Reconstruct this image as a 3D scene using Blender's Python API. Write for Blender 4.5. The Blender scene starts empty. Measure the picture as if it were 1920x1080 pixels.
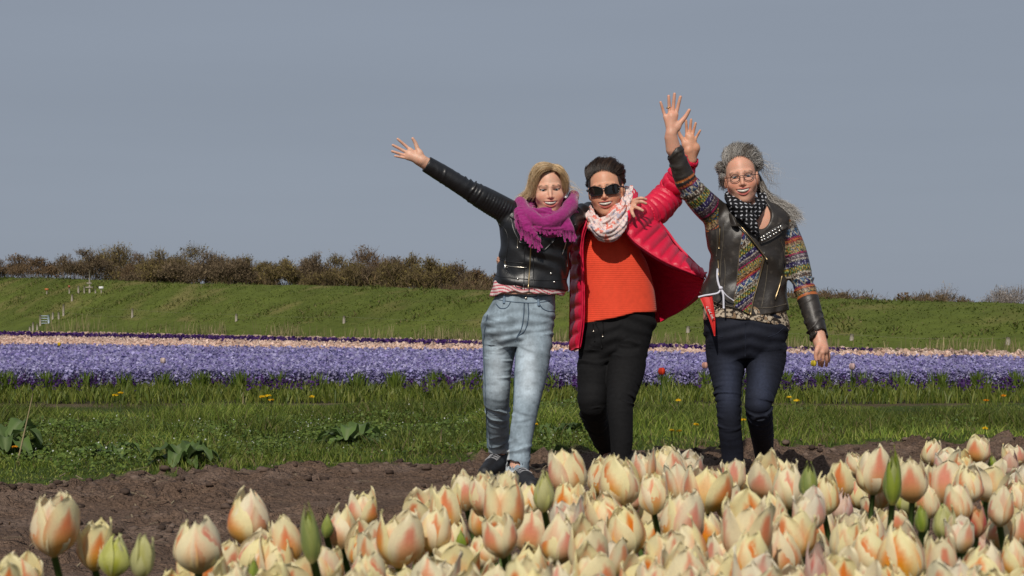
import bpy, math, random
import numpy as np
from mathutils import Vector, Matrix, Euler

rng = np.random.default_rng(7)
random.seed(7)
SC = bpy.context.scene
COL = SC.collection
F, HZ, CH = 3200.0, 590.0, 0.90          # focal length in photo pixels, horizon row, camera height

# ------------------------------------------------------------------ camera, light
cd = bpy.data.cameras.new('camera')
cam = bpy.data.objects.new('camera', cd)
COL.objects.link(cam)
cam.location = (0, 0, CH)
cam.rotation_euler = (math.radians(90), 0, 0)
cd.sensor_width = 36.0
cd.lens = 36.0 * F / 1920.0
cd.shift_y = (HZ - 540.0) / 1920.0
cd.clip_start = 0.1
cd.clip_end = 3000
cd.dof.use_dof = True
cd.dof.focus_distance = 8.7
cd.dof.aperture_fstop = 15.0
SC.camera = cam

SUN_AZ, SUN_EL = math.radians(195), math.radians(41)
sdir = Vector((math.sin(SUN_AZ) * math.cos(SUN_EL), math.cos(SUN_AZ) * math.cos(SUN_EL), math.sin(SUN_EL)))
ld = bpy.data.lights.new('sun', 'SUN')
ld.energy = 3.3
ld.angle = math.radians(0.55)
ld.color = (1.0, 0.93, 0.83)
sun = bpy.data.objects.new('sun', ld)
COL.objects.link(sun)
sun.location = (-20, -20, 30)
sun.rotation_euler = (-sdir).to_track_quat('-Z', 'Y').to_euler()

world = bpy.data.worlds.new('World')
SC.world = world
world.use_nodes = True
wn, wl = world.node_tree.nodes, world.node_tree.links
wn.clear()
w_out = wn.new('ShaderNodeOutputWorld')
w_bg = wn.new('ShaderNodeBackground')
w_sky = wn.new('ShaderNodeTexSky')
w_sky.sky_type = 'NISHITA'
w_sky.sun_disc = False
w_sky.sun_elevation = SUN_EL
w_sky.sun_rotation = SUN_AZ
w_sky.dust_density = 1.0
w_mix = wn.new('ShaderNodeMix')
w_mix.data_type = 'RGBA'
w_mix.inputs[0].default_value = 0.94                     # thin even veil of high cloud over the clear sky
w_mix.inputs[7].default_value = (4.85, 5.55, 6.75, 1)
# faint streaks in the veil
w_tc = wn.new('ShaderNodeTexCoord')
w_mp = wn.new('ShaderNodeMapping')
w_mp.inputs['Scale'].default_value = (1.2, 1.2, 14.0)
w_nz = wn.new('ShaderNodeTexNoise')
w_nz.inputs['Scale'].default_value = 1.3
w_nz.inputs['Detail'].default_value = 5
w_rg = wn.new('ShaderNodeMapRange')
w_rg.inputs[3].default_value = 0.91
w_rg.inputs[4].default_value = 1.09
w_ml = wn.new('ShaderNodeMix')
w_ml.data_type = 'RGBA'
w_ml.blend_type = 'MULTIPLY'
w_ml.inputs[0].default_value = 1.0
w_bg.inputs[1].default_value = 0.055
wl.new(w_tc.outputs['Generated'], w_mp.inputs[0])
wl.new(w_mp.outputs[0], w_nz.inputs['Vector'])
wl.new(w_nz.outputs[0], w_rg.inputs[0])
wl.new(w_sky.outputs[0], w_mix.inputs[6])
wl.new(w_mix.outputs[2], w_ml.inputs[6])
wl.new(w_rg.outputs[0], w_ml.inputs[7])
wl.new(w_ml.outputs[2], w_bg.inputs[0])
wl.new(w_bg.outputs[0], w_out.inputs[0])
SC.view_settings.view_transform = 'Standard'
SC.view_settings.look = 'None'
SC.view_settings.gamma = 1
SC.view_settings.use_curve_mapping = False
SC.view_settings.exposure = 0.0
SC.render.engine = 'CYCLES'
SC.cycles.max_bounces = 8
SC.cycles.transparent_max_bounces = 12

# ------------------------------------------------------------------ helpers
def P(px, py, D):
    """The real place that stands D metres from the camera along the sight line through a photo pixel."""
    return np.array([(px - 960.0) / F * D, D, CH - (py - HZ) / F * D])

def PP(L):
    return np.array([P(*p[:3]) for p in L])

def hash3(ix, iy, iz, seed):
    h = (ix * 374761393 + iy * 668265263 + iz * 1274126177 + seed * 974634777) & 0xFFFFFFFF
    h = ((h ^ (h >> 13)) * 1274126177) & 0xFFFFFFFF
    h = (h ^ (h >> 16)) & 0xFFFFFF
    return h / float(0xFFFFFF)

def vnoise(p, seed=0):
    """Value noise in 0..1 for points (N,3) or (N,2)."""
    p = np.asarray(p, dtype=np.float64)
    if p.shape[1] == 2:
        p = np.column_stack([p, np.zeros(len(p)) + 0.37])
    i = np.floor(p).astype(np.int64)
    f = p - i
    f = f * f * (3 - 2 * f)
    out = np.zeros(len(p))
    for dx in (0, 1):
        wx = f[:, 0] if dx else 1 - f[:, 0]
        for dy in (0, 1):
            wy = f[:, 1] if dy else 1 - f[:, 1]
            for dz in (0, 1):
                wz = f[:, 2] if dz else 1 - f[:, 2]
                out += wx * wy * wz * hash3(i[:, 0] + dx, i[:, 1] + dy, i[:, 2] + dz, seed)
    return out

def fbm(p, freq, octs=3, seed=0, gain=0.5):
    p = np.asarray(p, dtype=np.float64)
    a, s, t = 1.0, 0.0, 0.0
    for o in range(octs):
        s = s + a * vnoise(p * freq * 2 ** o + 13.1 * o, seed + o)
        t += a
        a *= gain
    return s / t

def sstep(a, b, x):
    t = np.clip((x - a) / (b - a), 0, 1)
    return t * t * (3 - 2 * t)

def catmull(pts, sub):
    """Catmull-Rom points through rows of any width."""
    pts = np.asarray(pts, dtype=np.float64)
    n = len(pts)
    if n < 3 or sub < 2:
        return pts
    ext = np.vstack([2 * pts[0] - pts[1], pts, 2 * pts[-1] - pts[-2]])
    out = []
    for i in range(n - 1):
        p0, p1, p2, p3 = ext[i], ext[i + 1], ext[i + 2], ext[i + 3]
        for k in range(sub):
            t = k / sub
            out.append(0.5 * (2 * p1 + (p2 - p0) * t + (2 * p0 - 5 * p1 + 4 * p2 - p3) * t * t + (3 * p1 - p0 - 3 * p2 + p3) * t ** 3))
    out.append(pts[-1])
    return np.array(out)

def resample(pts, n):
    pts = catmull(pts, 8)
    d = np.r_[0, np.cumsum(np.linalg.norm(np.diff(pts, axis=0), axis=1))]
    t = np.linspace(0, d[-1], n)
    return np.column_stack([np.interp(t, d, pts[:, k]) for k in range(pts.shape[1])])

def mk(name, verts, faces, mat=None, parent=None, smooth=True, col=None, attrs=None):
    """One mesh object. faces: an array (M,k), or a list of such arrays."""
    verts = np.asarray(verts, dtype=np.float32)
    if not isinstance(faces, list):
        faces = [faces]
    faces = [np.asarray(f, dtype=np.int32) for f in faces if len(f)]
    me = bpy.data.meshes.new(name)
    me.vertices.add(len(verts))
    me.vertices.foreach_set('co', verts.ravel())
    tot = np.concatenate([np.full(len(f), f.shape[1], np.int32) for f in faces])
    idx = np.concatenate([f.ravel() for f in faces])
    st = np.r_[0, np.cumsum(tot)[:-1]].astype(np.int32)
    me.loops.add(len(idx))
    me.loops.foreach_set('vertex_index', idx)
    me.polygons.add(len(tot))
    me.polygons.foreach_set('loop_start', st)
    me.polygons.foreach_set('loop_total', tot)
    if smooth:
        me.polygons.foreach_set('use_smooth', np.ones(len(tot), dtype=bool))
    if col is not None:
        a = me.attributes.new('Col', 'FLOAT_COLOR', 'POINT')
        c = np.ones((len(verts), 4), dtype=np.float32)
        c[:, :3] = col
        a.data.foreach_set('color', c.ravel())
    for k, v in (attrs or {}).items():
        a = me.attributes.new(k, 'FLOAT', 'POINT')
        a.data.foreach_set('value', np.asarray(v, dtype=np.float32))
    me.update(calc_edges=True)
    me.validate(clean_customdata=False)
    o = bpy.data.objects.new(name, me)
    COL.objects.link(o)
    if parent is not None:
        o.parent = parent
        o.matrix_parent_inverse = parent.matrix_basis.inverted()
    if mat is not None:
        me.materials.append(mat)
    return o

def tag(o, label=None, cat=None, group=None, kind=None):
    for k, v in (('label', label), ('category', cat), ('group', group), ('kind', kind)):
        if v:
            o[k] = v
    return o

def empty(name, loc, label=None, cat=None, group=None):
    o = bpy.data.objects.new(name, None)
    COL.objects.link(o)
    o.location = [float(v) for v in loc]
    o.empty_display_size = 0.05
    return tag(o, label, cat, group)

def copy_tree(o, parent=None):
    c = o.copy()
    COL.objects.link(c)
    if parent is not None:
        c.parent = parent
    for ch in o.children:
        copy_tree(ch, c)
    return c

# ---- materials
def pmat(name, col=(0.5, 0.5, 0.5), rough=0.6, attr=False, metal=0.0, bump=None, var=None, sss=0.0, spec=0.5, trans=0.0, sheen=0.0, coat=0.0, wave=None):
    m = bpy.data.materials.new(name)
    m.use_nodes = True
    nt = m.node_tree
    N, L = nt.nodes, nt.links
    b = N['Principled BSDF']
    b.inputs['Base Color'].default_value = (*col, 1)
    b.inputs['Roughness'].default_value = rough
    b.inputs['Metallic'].default_value = metal
    b.inputs['Specular IOR Level'].default_value = spec
    if sheen:
        b.inputs['Sheen Weight'].default_value = sheen
    if coat:
        b.inputs['Coat Weight'].default_value = coat
        b.inputs['Coat Roughness'].default_value = 0.25
    if sss:
        b.inputs['Subsurface Weight'].default_value = sss
        b.inputs['Subsurface Radius'].default_value = (0.012, 0.005, 0.003)
        b.inputs['Subsurface Scale'].default_value = 0.6
    src = None
    if attr:
        a = N.new('ShaderNodeAttribute')
        a.attribute_name = 'Col'
        src = a.outputs['Color']
    tc = N.new('ShaderNodeTexCoord')
    if var:
        nz = N.new('ShaderNodeTexNoise')
        nz.inputs['Scale'].default_value = var[0]
        nz.inputs['Detail'].default_value = 4
        L.new(tc.outputs['Object'], nz.inputs['Vector'])
        rg = N.new('ShaderNodeMapRange')
        rg.inputs[1].default_value, rg.inputs[2].default_value = 0.25, 0.75
        rg.inputs[3].default_value, rg.inputs[4].default_value = 1 - var[1], 1 + var[1]
        L.new(nz.outputs[0], rg.inputs[0])
        mx = N.new('ShaderNodeMix')
        mx.data_type = 'RGBA'
        mx.blend_type = 'MULTIPLY'
        mx.inputs[0].default_value = 1
        if src is None:
            mx.inputs[6].default_value = (*col, 1)
        else:
            L.new(src, mx.inputs[6])
        L.new(rg.outputs[0], mx.inputs[7])
        src = mx.outputs[2]
    if src is not None:
        L.new(src, b.inputs['Base Color'])
    hs = []
    if bump:
        for (sc, st, dist) in (bump if isinstance(bump, list) else [bump]):
            nz = N.new('ShaderNodeTexNoise')
            nz.inputs['Scale'].default_value = sc
            nz.inputs['Detail'].default_value = 3
            L.new(tc.outputs['Object'], nz.inputs['Vector'])
            hs.append((nz.outputs[0], st, dist))
    if wave:
        wv = N.new('ShaderNodeTexWave')
        wv.bands_direction = wave[3]
        wv.inputs['Scale'].default_value = wave[0]
        wv.inputs['Distortion'].default_value = 0.6
        wv.inputs['Detail'].default_value = 1
        L.new(tc.outputs['Object'], wv.inputs['Vector'])
        hs.append((wv.outputs['Fac'], wave[1], wave[2]))
    prev = None
    for (h, st, dist) in hs:
        bp = N.new('ShaderNodeBump')
        bp.inputs['Strength'].default_value = st
        bp.inputs['Distance'].default_value = dist
        L.new(h, bp.inputs['Height'])
        if prev is not None:
            L.new(prev, bp.inputs['Normal'])
        prev = bp.outputs[0]
    if prev is not None:
        L.new(prev, b.inputs['Normal'])
    if trans:
        t = N.new('ShaderNodeBsdfTranslucent')
        if src is not None:
            L.new(src, t.inputs[0])
        else:
            t.inputs[0].default_value = (*col, 1)
        ms = N.new('ShaderNodeMixShader')
        ms.inputs[0].default_value = trans
        L.new(b.outputs[0], ms.inputs[1])
        L.new(t.outputs[0], ms.inputs[2])
        L.new(ms.outputs[0], N['Material Output'].inputs['Surface'])
    return m

# ---- signed-distance modelling: smooth solids meshed with sparse surface nets
def smin(a, b, k):
    if k <= 0:
        return np.minimum(a, b)
    h = np.maximum(k - np.abs(a - b), 0) / k
    return np.minimum(a, b) - h * h * k * 0.25

def smax(a, b, k):
    return -smin(-a, -b, k)

def nrm(q):
    return np.sqrt(np.einsum('ij,ij->i', q, q))

def d_ell(p, c, r):
    q = (p - np.asarray(c)) / np.asarray(r)
    k0 = nrm(q)
    return k0 * (k0 - 1) / (nrm(q / np.asarray(r)) + 1e-9)

def d_cap(p, a, b, ra, rb):
    a, b = np.asarray(a, float), np.asarray(b, float)
    ba = b - a
    t = np.clip((p - a) @ ba / (ba @ ba + 1e-12), 0, 1)
    return nrm(p - a - t[:, None] * ba) - (ra + (rb - ra) * t)

class Tube:
    """A limb: radius along a smooth curve; rfun(t, angle) adds folds; flat = (direction, factor) squashes the section."""
    def __init__(s, pts, radii, sub=4, rfun=None, flat=None, ref=(0, -1, 0)):
        q = catmull(np.column_stack([np.asarray(pts, float), np.asarray(radii, float)]), sub)
        s.c, s.r = q[:, :3], q[:, 3]
        s.rfun, s.flat, s.ref = rfun, flat, np.asarray(ref, float)
        seg = np.linalg.norm(np.diff(s.c, axis=0), axis=1)
        s.len = np.r_[0, np.cumsum(seg)]
        s.L = s.len[-1]
        m = s.r.max() + 0.02
        s.lo, s.hi = s.c.min(0) - m, s.c.max(0) + m
    def coords(s, p, full=True):
        a, b = s.c[:-1], s.c[1:]
        ids = np.arange(len(a))
        if len(p) > 40 and len(a) > 3:
            lo, hi = p.min(0), p.max(0)
            c, R = (lo + hi) / 2, np.linalg.norm(hi - lo) / 2
            ba = b - a
            t = np.clip(((c - a) * ba).sum(1) / ((ba * ba).sum(1) + 1e-12), 0, 1)
            w = c - a - t[:, None] * ba
            f = s.flat[1] if s.flat is not None else 1.0
            dn = np.linalg.norm(w, axis=1)
            rm = np.maximum(s.r[:-1], s.r[1:])
            rn = np.minimum(s.r[:-1], s.r[1:])
            ids = np.nonzero(dn - rm <= (f * dn - rn).min() + (1 + f) * R)[0]
            a, b = a[ids], b[ids]
        ba = b - a
        l2 = (ba * ba).sum(1) + 1e-12
        o = p[0]
        q, a0 = p - o, a - o
        pb = q @ ba.T - (a0 * ba).sum(1)
        t = np.clip(pb / l2, 0, 1)
        d2 = np.einsum('ij,ij->i', q, q)[:, None] - 2 * (q @ a0.T) + (a0 * a0).sum(1) - 2 * t * pb + t * t * l2
        if s.flat is not None:
            n, f = s.flat
            n = np.asarray(n, float)
            d2 = d2 + (f * f - 1) * ((q @ n)[:, None] - a0 @ n - t * (ba @ n)) ** 2
        d = np.sqrt(np.maximum(d2, 0)) - (s.r[ids] + (s.r[ids + 1] - s.r[ids]) * t)
        i = d.argmin(1)
        k = np.arange(len(p))
        if s.rfun is None and not full:
            return d[k, i], None, None, None
        tt = t[k, i]
        T = (s.len[ids][i] + tt * (s.len[ids + 1] - s.len[ids])[i]) / s.L
        return d[k, i], T, p - a[i] - tt[:, None] * ba[i], ba[i]
    def __call__(s, p):
        d, T, w, ax = s.coords(p, False)
        if s.rfun is not None:
            m = np.abs(d) < 0.03
            if m.any():
                d[m] -= s.rfun(T[m], s.angle(w[m], ax[m]), p[m])
        return d
    def angle(s, w, ax):
        ax = ax / (np.linalg.norm(ax, axis=1)[:, None] + 1e-9)
        e1 = s.ref[None] - (ax @ s.ref)[:, None] * ax
        e1 /= np.linalg.norm(e1, axis=1)[:, None] + 1e-9
        e2 = np.cross(ax, e1)
        return np.arctan2((w * e2).sum(1), (w * e1).sum(1))

class Loft:
    """A torso: elliptic sections stacked over z. stations rows: z, cx, cy, half width, half depth."""
    def __init__(s, st, grow=0.0, ex=2.2, rfun=None, ext=0.0):
        st = np.array(sorted([list(map(float, r)) for r in st]))
        st = catmull(st, 5)
        s.z, s.cx, s.cy, s.a, s.b = st[:, 0].copy(), st[:, 1], st[:, 2], st[:, 3] + grow, st[:, 4] + grow
        s.z[0] -= ext
        s.ex, s.rfun, s.grow = ex, rfun, grow
        s.lo = np.array([(s.cx - s.a).min() - .03, (s.cy - s.b).min() - .03, s.z[0] - .03])
        s.hi = np.array([(s.cx + s.a).max() + .03, (s.cy + s.b).max() + .03, s.z[-1] + .03])
    def __call__(s, p):
        z = p[:, 2]
        f = lambda v: np.interp(z, s.z, v)
        cx, cy, a, b = f(s.cx), f(s.cy), f(s.a), f(s.b)
        x, y = (p[:, 0] - cx), (p[:, 1] - cy)
        k0 = (np.abs(x / a) ** s.ex + np.abs(y / b) ** s.ex) ** (1 / s.ex) + 1e-6
        rad = np.sqrt(x * x + y * y) + 1e-6
        d = (k0 - 1) * rad / k0
        d = np.where(k0 < 0.5, -np.minimum(a, b) * (1 - k0), d)
        if s.rfun is not None:
            m = np.abs(d) < 0.03
            if m.any():
                d[m] -= s.rfun(z[m], np.arctan2(x[m], -y[m]), p[m])
        return smax(smax(d, z - s.z[-1], 0.02), s.z[0] - z, 0.004)

class Fn:
    def __init__(s, fn, lo, hi):
        s.fn, s.lo, s.hi = fn, np.asarray(lo, float), np.asarray(hi, float)
    def __call__(s, p):
        return s.fn(p)

class Sdf:
    def __init__(s):
        s.prims = []
    def add(s, prim, k=0.01, op='u'):
        s.prims.append((prim, k, op))
        return prim
    def ell(s, c, r, k=0.01, op='u'):
        c, r = np.asarray(c, float), np.asarray(r, float)
        return s.add(Fn(lambda p: d_ell(p, c, r), c - r, c + r), k, op)
    def cap(s, a, b, ra, rb, k=0.01, op='u'):
        a, b = np.asarray(a, float), np.asarray(b, float)
        m = max(ra, rb)
        return s.add(Fn(lambda p: d_cap(p, a, b, ra, rb), np.minimum(a, b) - m, np.maximum(a, b) + m), k, op)
    def box(s):
        lo = np.min([q.lo for q, k, op in s.prims if op == 'u'], axis=0)
        hi = np.max([q.hi for q, k, op in s.prims if op == 'u'], axis=0)
        return lo, hi
    def near(s, lo, hi, m):
        return [(q, k, op) for q, k, op in s.prims if op == 'i' or (np.all(q.lo - m - k <= hi) and np.all(q.hi + m + k >= lo))]
    def ev(s, p, prims=None):
        d = None
        for q, k, op in (s.prims if prims is None else prims):
            v = q(p)
            if d is None:
                if op != 'u':
                    continue
                d = v
            elif op == 'u':
                d = smin(d, v, k)
            elif op == 's':
                d = smax(d, -v, k)
            else:
                d = smax(d, v, k)
        return np.full(len(p), 1.0) if d is None else d
    def mesh(s, h, B=14, coarse=None):
        lo, hi = s.box()
        lo = lo - 2 * h
        zs, zf = coarse if coarse else (-9, 1)
        nl = int(max(0, np.ceil((zs - lo[2]) / (h * zf))))           # steps below zs are zf times longer
        zmap = lambda k: lo[2] + h * (np.minimum(k, nl) * zf + np.maximum(k - nl, 0))
        nb = np.ceil((hi - lo + 2 * h) / (B * h)).astype(int)
        nb[2] = int(np.ceil((nl + max(0, hi[2] - zmap(nl)) / h + 2) / B))
        def at(k):
            k = np.asarray(k, float)
            q = lo + k * h
            q[..., 2] = zmap(k[..., 2])
            return q
        g = np.stack(np.meshgrid(*[np.arange(n) for n in nb], indexing='ij'), -1).reshape(-1, 3)
        lat = np.stack(np.meshgrid(*[np.arange(B + 1)] * 3, indexing='ij'), -1).reshape(-1, 3)
        R = B * h * 0.8661
        Vs, Ks, Qs = [], [], []
        M = 1 << 20
        e3 = np.eye(3)
        # coarse pass keeps only the blocks that can meet the surface
        ctr = at((g + 0.5) * B)
        Rb = nrm((at((g + 1.0) * B) - at(g * B * 1.0)) / 2)
        keep = np.zeros(len(g), bool)
        for i0 in range(0, len(g), 64):
            cc = ctr[i0:i0 + 64]
            rb = Rb[i0:i0 + 64]
            pr = s.near(cc.min(0) - rb.max(), cc.max(0) + rb.max(), R)
            if any(op == 'u' for _, _, op in pr):
                keep[i0:i0 + 64] = np.abs(s.ev(cc, pr)) <= rb * 1.35 + 0.008
        def work(b):
            blo, bhi = at(b * B), at((b + 1) * B)
            pr = s.near(blo, bhi, R * 0.3)
            if not any(op == 'u' for _, _, op in pr):
                return None
            pts = at(b * B + lat)
            d = s.ev(pts, pr).reshape(B + 1, B + 1, B + 1)
            neg = d < 0
            if neg.all() or not neg.any():
                return None
            cnt = np.zeros((B, B, B), int)
            for i in (0, 1):
                for j in (0, 1):
                    for k in (0, 1):
                        cnt += neg[i:B + i, j:B + j, k:B + k]
            ci = np.argwhere((cnt > 0) & (cnt < 8))
            if not len(ci):
                return None
            acc = np.zeros((len(ci), 3))
            n = np.zeros(len(ci))
            for ax in range(3):
                o1, o2 = [a for a in range(3) if a != ax]
                for u in (0, 1):
                    for v in (0, 1):
                        q0 = ci.copy()
                        q0[:, o1] += u
                        q0[:, o2] += v
                        q1 = q0.copy()
                        q1[:, ax] += 1
                        a = d[q0[:, 0], q0[:, 1], q0[:, 2]]
                        c2 = d[q1[:, 0], q1[:, 1], q1[:, 2]]
                        m = (a < 0) != (c2 < 0)
                        t = np.where(m, a / np.where(m, a - c2, 1), 0)
                        pos = q0.astype(float)
                        pos[:, ax] += t
                        acc += np.where(m[:, None], pos, 0)
                        n += m
            V = at(b * B + acc / n[:, None])
            d0 = s.ev(V, pr)
            e = h * 0.4
            gr = np.stack([(s.ev(V + e3[a] * e, pr) - s.ev(V - e3[a] * e, pr)) / (2 * e) for a in range(3)], 1)
            g2 = (gr * gr).sum(1) + 1e-6
            st = -(d0 / g2)[:, None] * gr
            ln = np.linalg.norm(st, axis=1)
            st *= np.minimum(1, 0.5 * h / (ln + 1e-9))[:, None]
            Vout = V + st
            gi = ci + b * B
            Kout = (gi[:, 0] * M + gi[:, 1]) * M + gi[:, 2]
            Qout = []
            for ax in range(3):
                o1, o2 = [(1, 2), (2, 0), (0, 1)][ax]
                sl = [slice(0, B)] * 3
                s2 = list(sl)
                s2[ax] = slice(1, B + 1)
                A, C = neg[tuple(sl)], neg[tuple(s2)]
                ed = np.argwhere(A != C)
                if not len(ed):
                    continue
                fl = A[ed[:, 0], ed[:, 1], ed[:, 2]]
                ge = ed + b * B
                qs = []
                for (u, v) in ((-1, -1), (0, -1), (0, 0), (-1, 0)):
                    w = ge.copy()
                    w[:, o1] += u
                    w[:, o2] += v
                    qs.append((w[:, 0] * M + w[:, 1]) * M + w[:, 2])
                q = np.stack(qs, 1)
                q[~fl] = q[~fl][:, ::-1]
                Qout.append(q)
            return Vout, Kout, (np.concatenate(Qout) if Qout else np.zeros((0, 4), np.int64))
        for bb in g[keep]:
            r = work(bb)
            if r is not None:
                Vs.append(r[0])
                Ks.append(r[1])
                Qs.append(r[2])
        V, K, Q = np.concatenate(Vs), np.concatenate(Ks), np.concatenate(Qs)
        o = np.argsort(K)
        K = K[o]
        V = V[o]
        ix = np.clip(np.searchsorted(K, Q), 0, len(K) - 1)
        ok = (K[ix] == Q).all(1)
        return V, ix[ok]
    def hit(s, px, py, d0, d1, off=0.0):
        """Where the sight line through a photo pixel first meets this solid (used to lay seams and zips on cloth)."""
        a, b = P(px, py, d0), P(px, py, d1)
        n = (b - a) / np.linalg.norm(b - a)
        L = np.linalg.norm(b - a)
        t = np.linspace(0, L, 36)
        pr = s.near(np.minimum(a, b), np.maximum(a, b), 0.05)
        d = s.ev(a + n * t[:, None], pr)
        if (d < 0).any():
            i = int(np.argmax(d < 0))
            t = np.linspace(t[max(i - 1, 0)], t[i], 24)
            d = s.ev(a + n * t[:, None], pr)
            i = int(np.argmax(d < 0))
        else:
            i = int(np.argmin(d))
        return a + n * (t[i] - off)

def tube_mesh(pts, r, n=6, cap=True):
    """Vertices and quads of a round tube along points; r a number or one per point."""
    pts = np.asarray(pts, float)
    r = np.broadcast_to(np.asarray(r, float), (len(pts),))
    t = np.gradient(pts, axis=0)
    t /= np.linalg.norm(t, axis=1)[:, None] + 1e-12
    up = np.array([0.21, -0.87, 0.44])
    e1 = np.cross(t, up)
    e1 /= np.linalg.norm(e1, axis=1)[:, None] + 1e-12
    e2 = np.cross(t, e1)
    a = np.linspace(0, 2 * math.pi, n, endpoint=False)
    V = pts[:, None] + r[:, None, None] * (np.cos(a)[None, :, None] * e1[:, None] + np.sin(a)[None, :, None] * e2[:, None])
    m = len(pts)
    i, j = np.meshgrid(np.arange(m - 1), np.arange(n), indexing='ij')
    q = np.stack([i * n + j, i * n + (j + 1) % n, (i + 1) * n + (j + 1) % n, (i + 1) * n + j], -1).reshape(-1, 4)
    V = V.reshape(-1, 3)
    if cap:
        V = np.vstack([V, pts[0], pts[-1]])
        k = np.arange(n)
        c0 = np.stack([np.full(n, m * n), k, (k + 1) % n, (k + 1) % n], 1)
        c1 = np.stack([np.full(n, m * n + 1), (m - 1) * n + (k + 1) % n, (m - 1) * n + k, (m - 1) * n + k], 1)
        return V, [q, np.vstack([c0, c1])[:, :3]]
    return V, [q]

class Bag:
    """Collects shapes that make ONE part."""
    def __init__(s):
        s.v, s.f, s.c, s.n = [], [], [], 0
    def add(s, V, fs, col=None):
        V = np.asarray(V, float)
        for f in (fs if isinstance(fs, list) else [fs]):
            s.f.append(np.asarray(f) + s.n)
        s.v.append(V)
        s.c.append(np.broadcast_to(np.asarray(col if col is not None else (1, 1, 1), float), (len(V), 3)))
        s.n += len(V)
    def tube(s, pts, r, n=6, col=None):
        s.add(*tube_mesh(pts, r, n), col)
    def ball(s, c, r, col=None, n=8):
        u = np.linspace(0, math.pi, n // 2 + 2)
        rr = np.maximum(np.sin(u), 1e-4)
        c, r = np.asarray(c, float), np.broadcast_to(np.asarray(r, float), (3,))
        a = np.linspace(0, 2 * math.pi, n, endpoint=False)
        V = np.stack([rr[:, None] * np.cos(a), rr[:, None] * np.sin(a), np.cos(u)[:, None] * np.ones(n)], -1) * r + c
        m = len(u)
        i, j = np.meshgrid(np.arange(m - 1), np.arange(n), indexing='ij')
        q = np.stack([i * n + j, (i + 1) * n + j, (i + 1) * n + (j + 1) % n, i * n + (j + 1) % n], -1).reshape(-1, 4)
        s.add(V.reshape(-1, 3), q, col)
    def box(s, c, h, R=None, col=None):
        h = np.asarray(h, float)
        V = np.array([[x, y, z] for x in (-1, 1) for y in (-1, 1) for z in (-1, 1)], float) * h
        if R is not None:
            V = V @ np.asarray(R).T
        s.add(V + np.asarray(c), np.array([[0, 1, 3, 2], [4, 6, 7, 5], [0, 4, 5, 1], [2, 3, 7, 6], [0, 2, 6, 4], [1, 5, 7, 3]]), col)
    def build(s, name, mat, parent=None, smooth=True, use_col=False):
        by = {}
        for f in s.f:
            by.setdefault(f.shape[1], []).append(f)
        return mk(name, np.vstack(s.v), [np.vstack(x) for x in by.values()], mat, parent, smooth, np.vstack(s.c) if use_col else None)

def grid_faces(m, n):
    i, j = np.meshgrid(np.arange(m - 1), np.arange(n - 1), indexing='ij')
    return np.stack([i * n + j, i * n + j + 1, (i + 1) * n + j + 1, (i + 1) * n + j], -1).reshape(-1, 4)

def sheet(A, B, thick=0.012, puff=None, nu=24, nv=60, bow=0.0, bowdir=(0, -1, 0)):
    """A thick piece of cloth between two edge curves; puff(u, v) lifts the outer face. Returns V, F, u, v."""
    a, b = resample(A, nv), resample(B, nv)
    u = np.linspace(0, 1, nu)
    G = a[:, None] * (1 - u)[None, :, None] + b[:, None] * u[None, :, None]
    G = G + (bow * np.sin(u * math.pi))[None, :, None] * np.asarray(bowdir, float)
    du, dv = np.gradient(G, axis=1), np.gradient(G, axis=0)
    N = np.cross(du, dv)
    N /= np.linalg.norm(N, axis=2)[..., None] + 1e-12
    if N[..., 1].mean() > 0:
        N = -N
    U, Vv = np.meshgrid(u, np.linspace(0, 1, nv))
    h = puff(U, Vv) if puff is not None else 0
    front = G + N * (np.asarray(h)[..., None] if puff is not None else 0)
    back = G - N * (thick + (0.5 * np.asarray(h)[..., None] if puff is not None else 0))
    V = np.vstack([front.reshape(-1, 3), back.reshape(-1, 3)])
    f = grid_faces(nv, nu)
    m = nv * nu
    rim = np.r_[np.arange(nu), np.arange(1, nv) * nu + nu - 1, (nv - 1) * nu + np.arange(nu - 2, -1, -1), np.arange(nv - 2, 0, -1) * nu]
    r2 = np.roll(rim, -1)
    side = np.stack([rim, r2, r2 + m, rim + m], 1)
    return V, [np.vstack([f, f[:, ::-1] + m, side])], np.tile(U.ravel(), 2), np.tile(Vv.ravel(), 2)
# ================================================================== PEOPLE
def cut_end(S, c, to, r=.13):
    """Ends a sleeve or leg with a flat rim at c, facing the point to."""
    c = np.asarray(c, float)
    n = np.asarray(to, float) - c
    n /= np.linalg.norm(n)
    S.add(Fn(lambda p: np.maximum(-((p - c) @ n), nrm(p - c) - r), c - r, c + r), .005, 's')

def solid(name, sdf, h, mat, parent, colfn=None, coarse=None):
    V, Q = sdf.mesh(h, coarse=coarse)
    a, b, c = V[Q[:, 0]], V[Q[:, 1]], V[Q[:, 2]]
    if (np.cross(a, b) * c).sum() + (np.cross(a, c) * V[Q[:, 3]]).sum() < 0:
        Q = Q[:, ::-1]
    return mk(name, V, Q, mat, parent, True, colfn(V) if colfn else None)

def rot(yaw=0, pitch=0, roll=0):
    """Head turn. yaw > 0 looks to the photo's right, pitch > 0 looks down, roll > 0 tips the crown to the photo's right."""
    return np.array(Matrix.Rotation(math.radians(yaw), 3, 'Z') @ Matrix.Rotation(math.radians(pitch), 3, 'X') @ Matrix.Rotation(math.radians(roll), 3, 'Y'))

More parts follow.
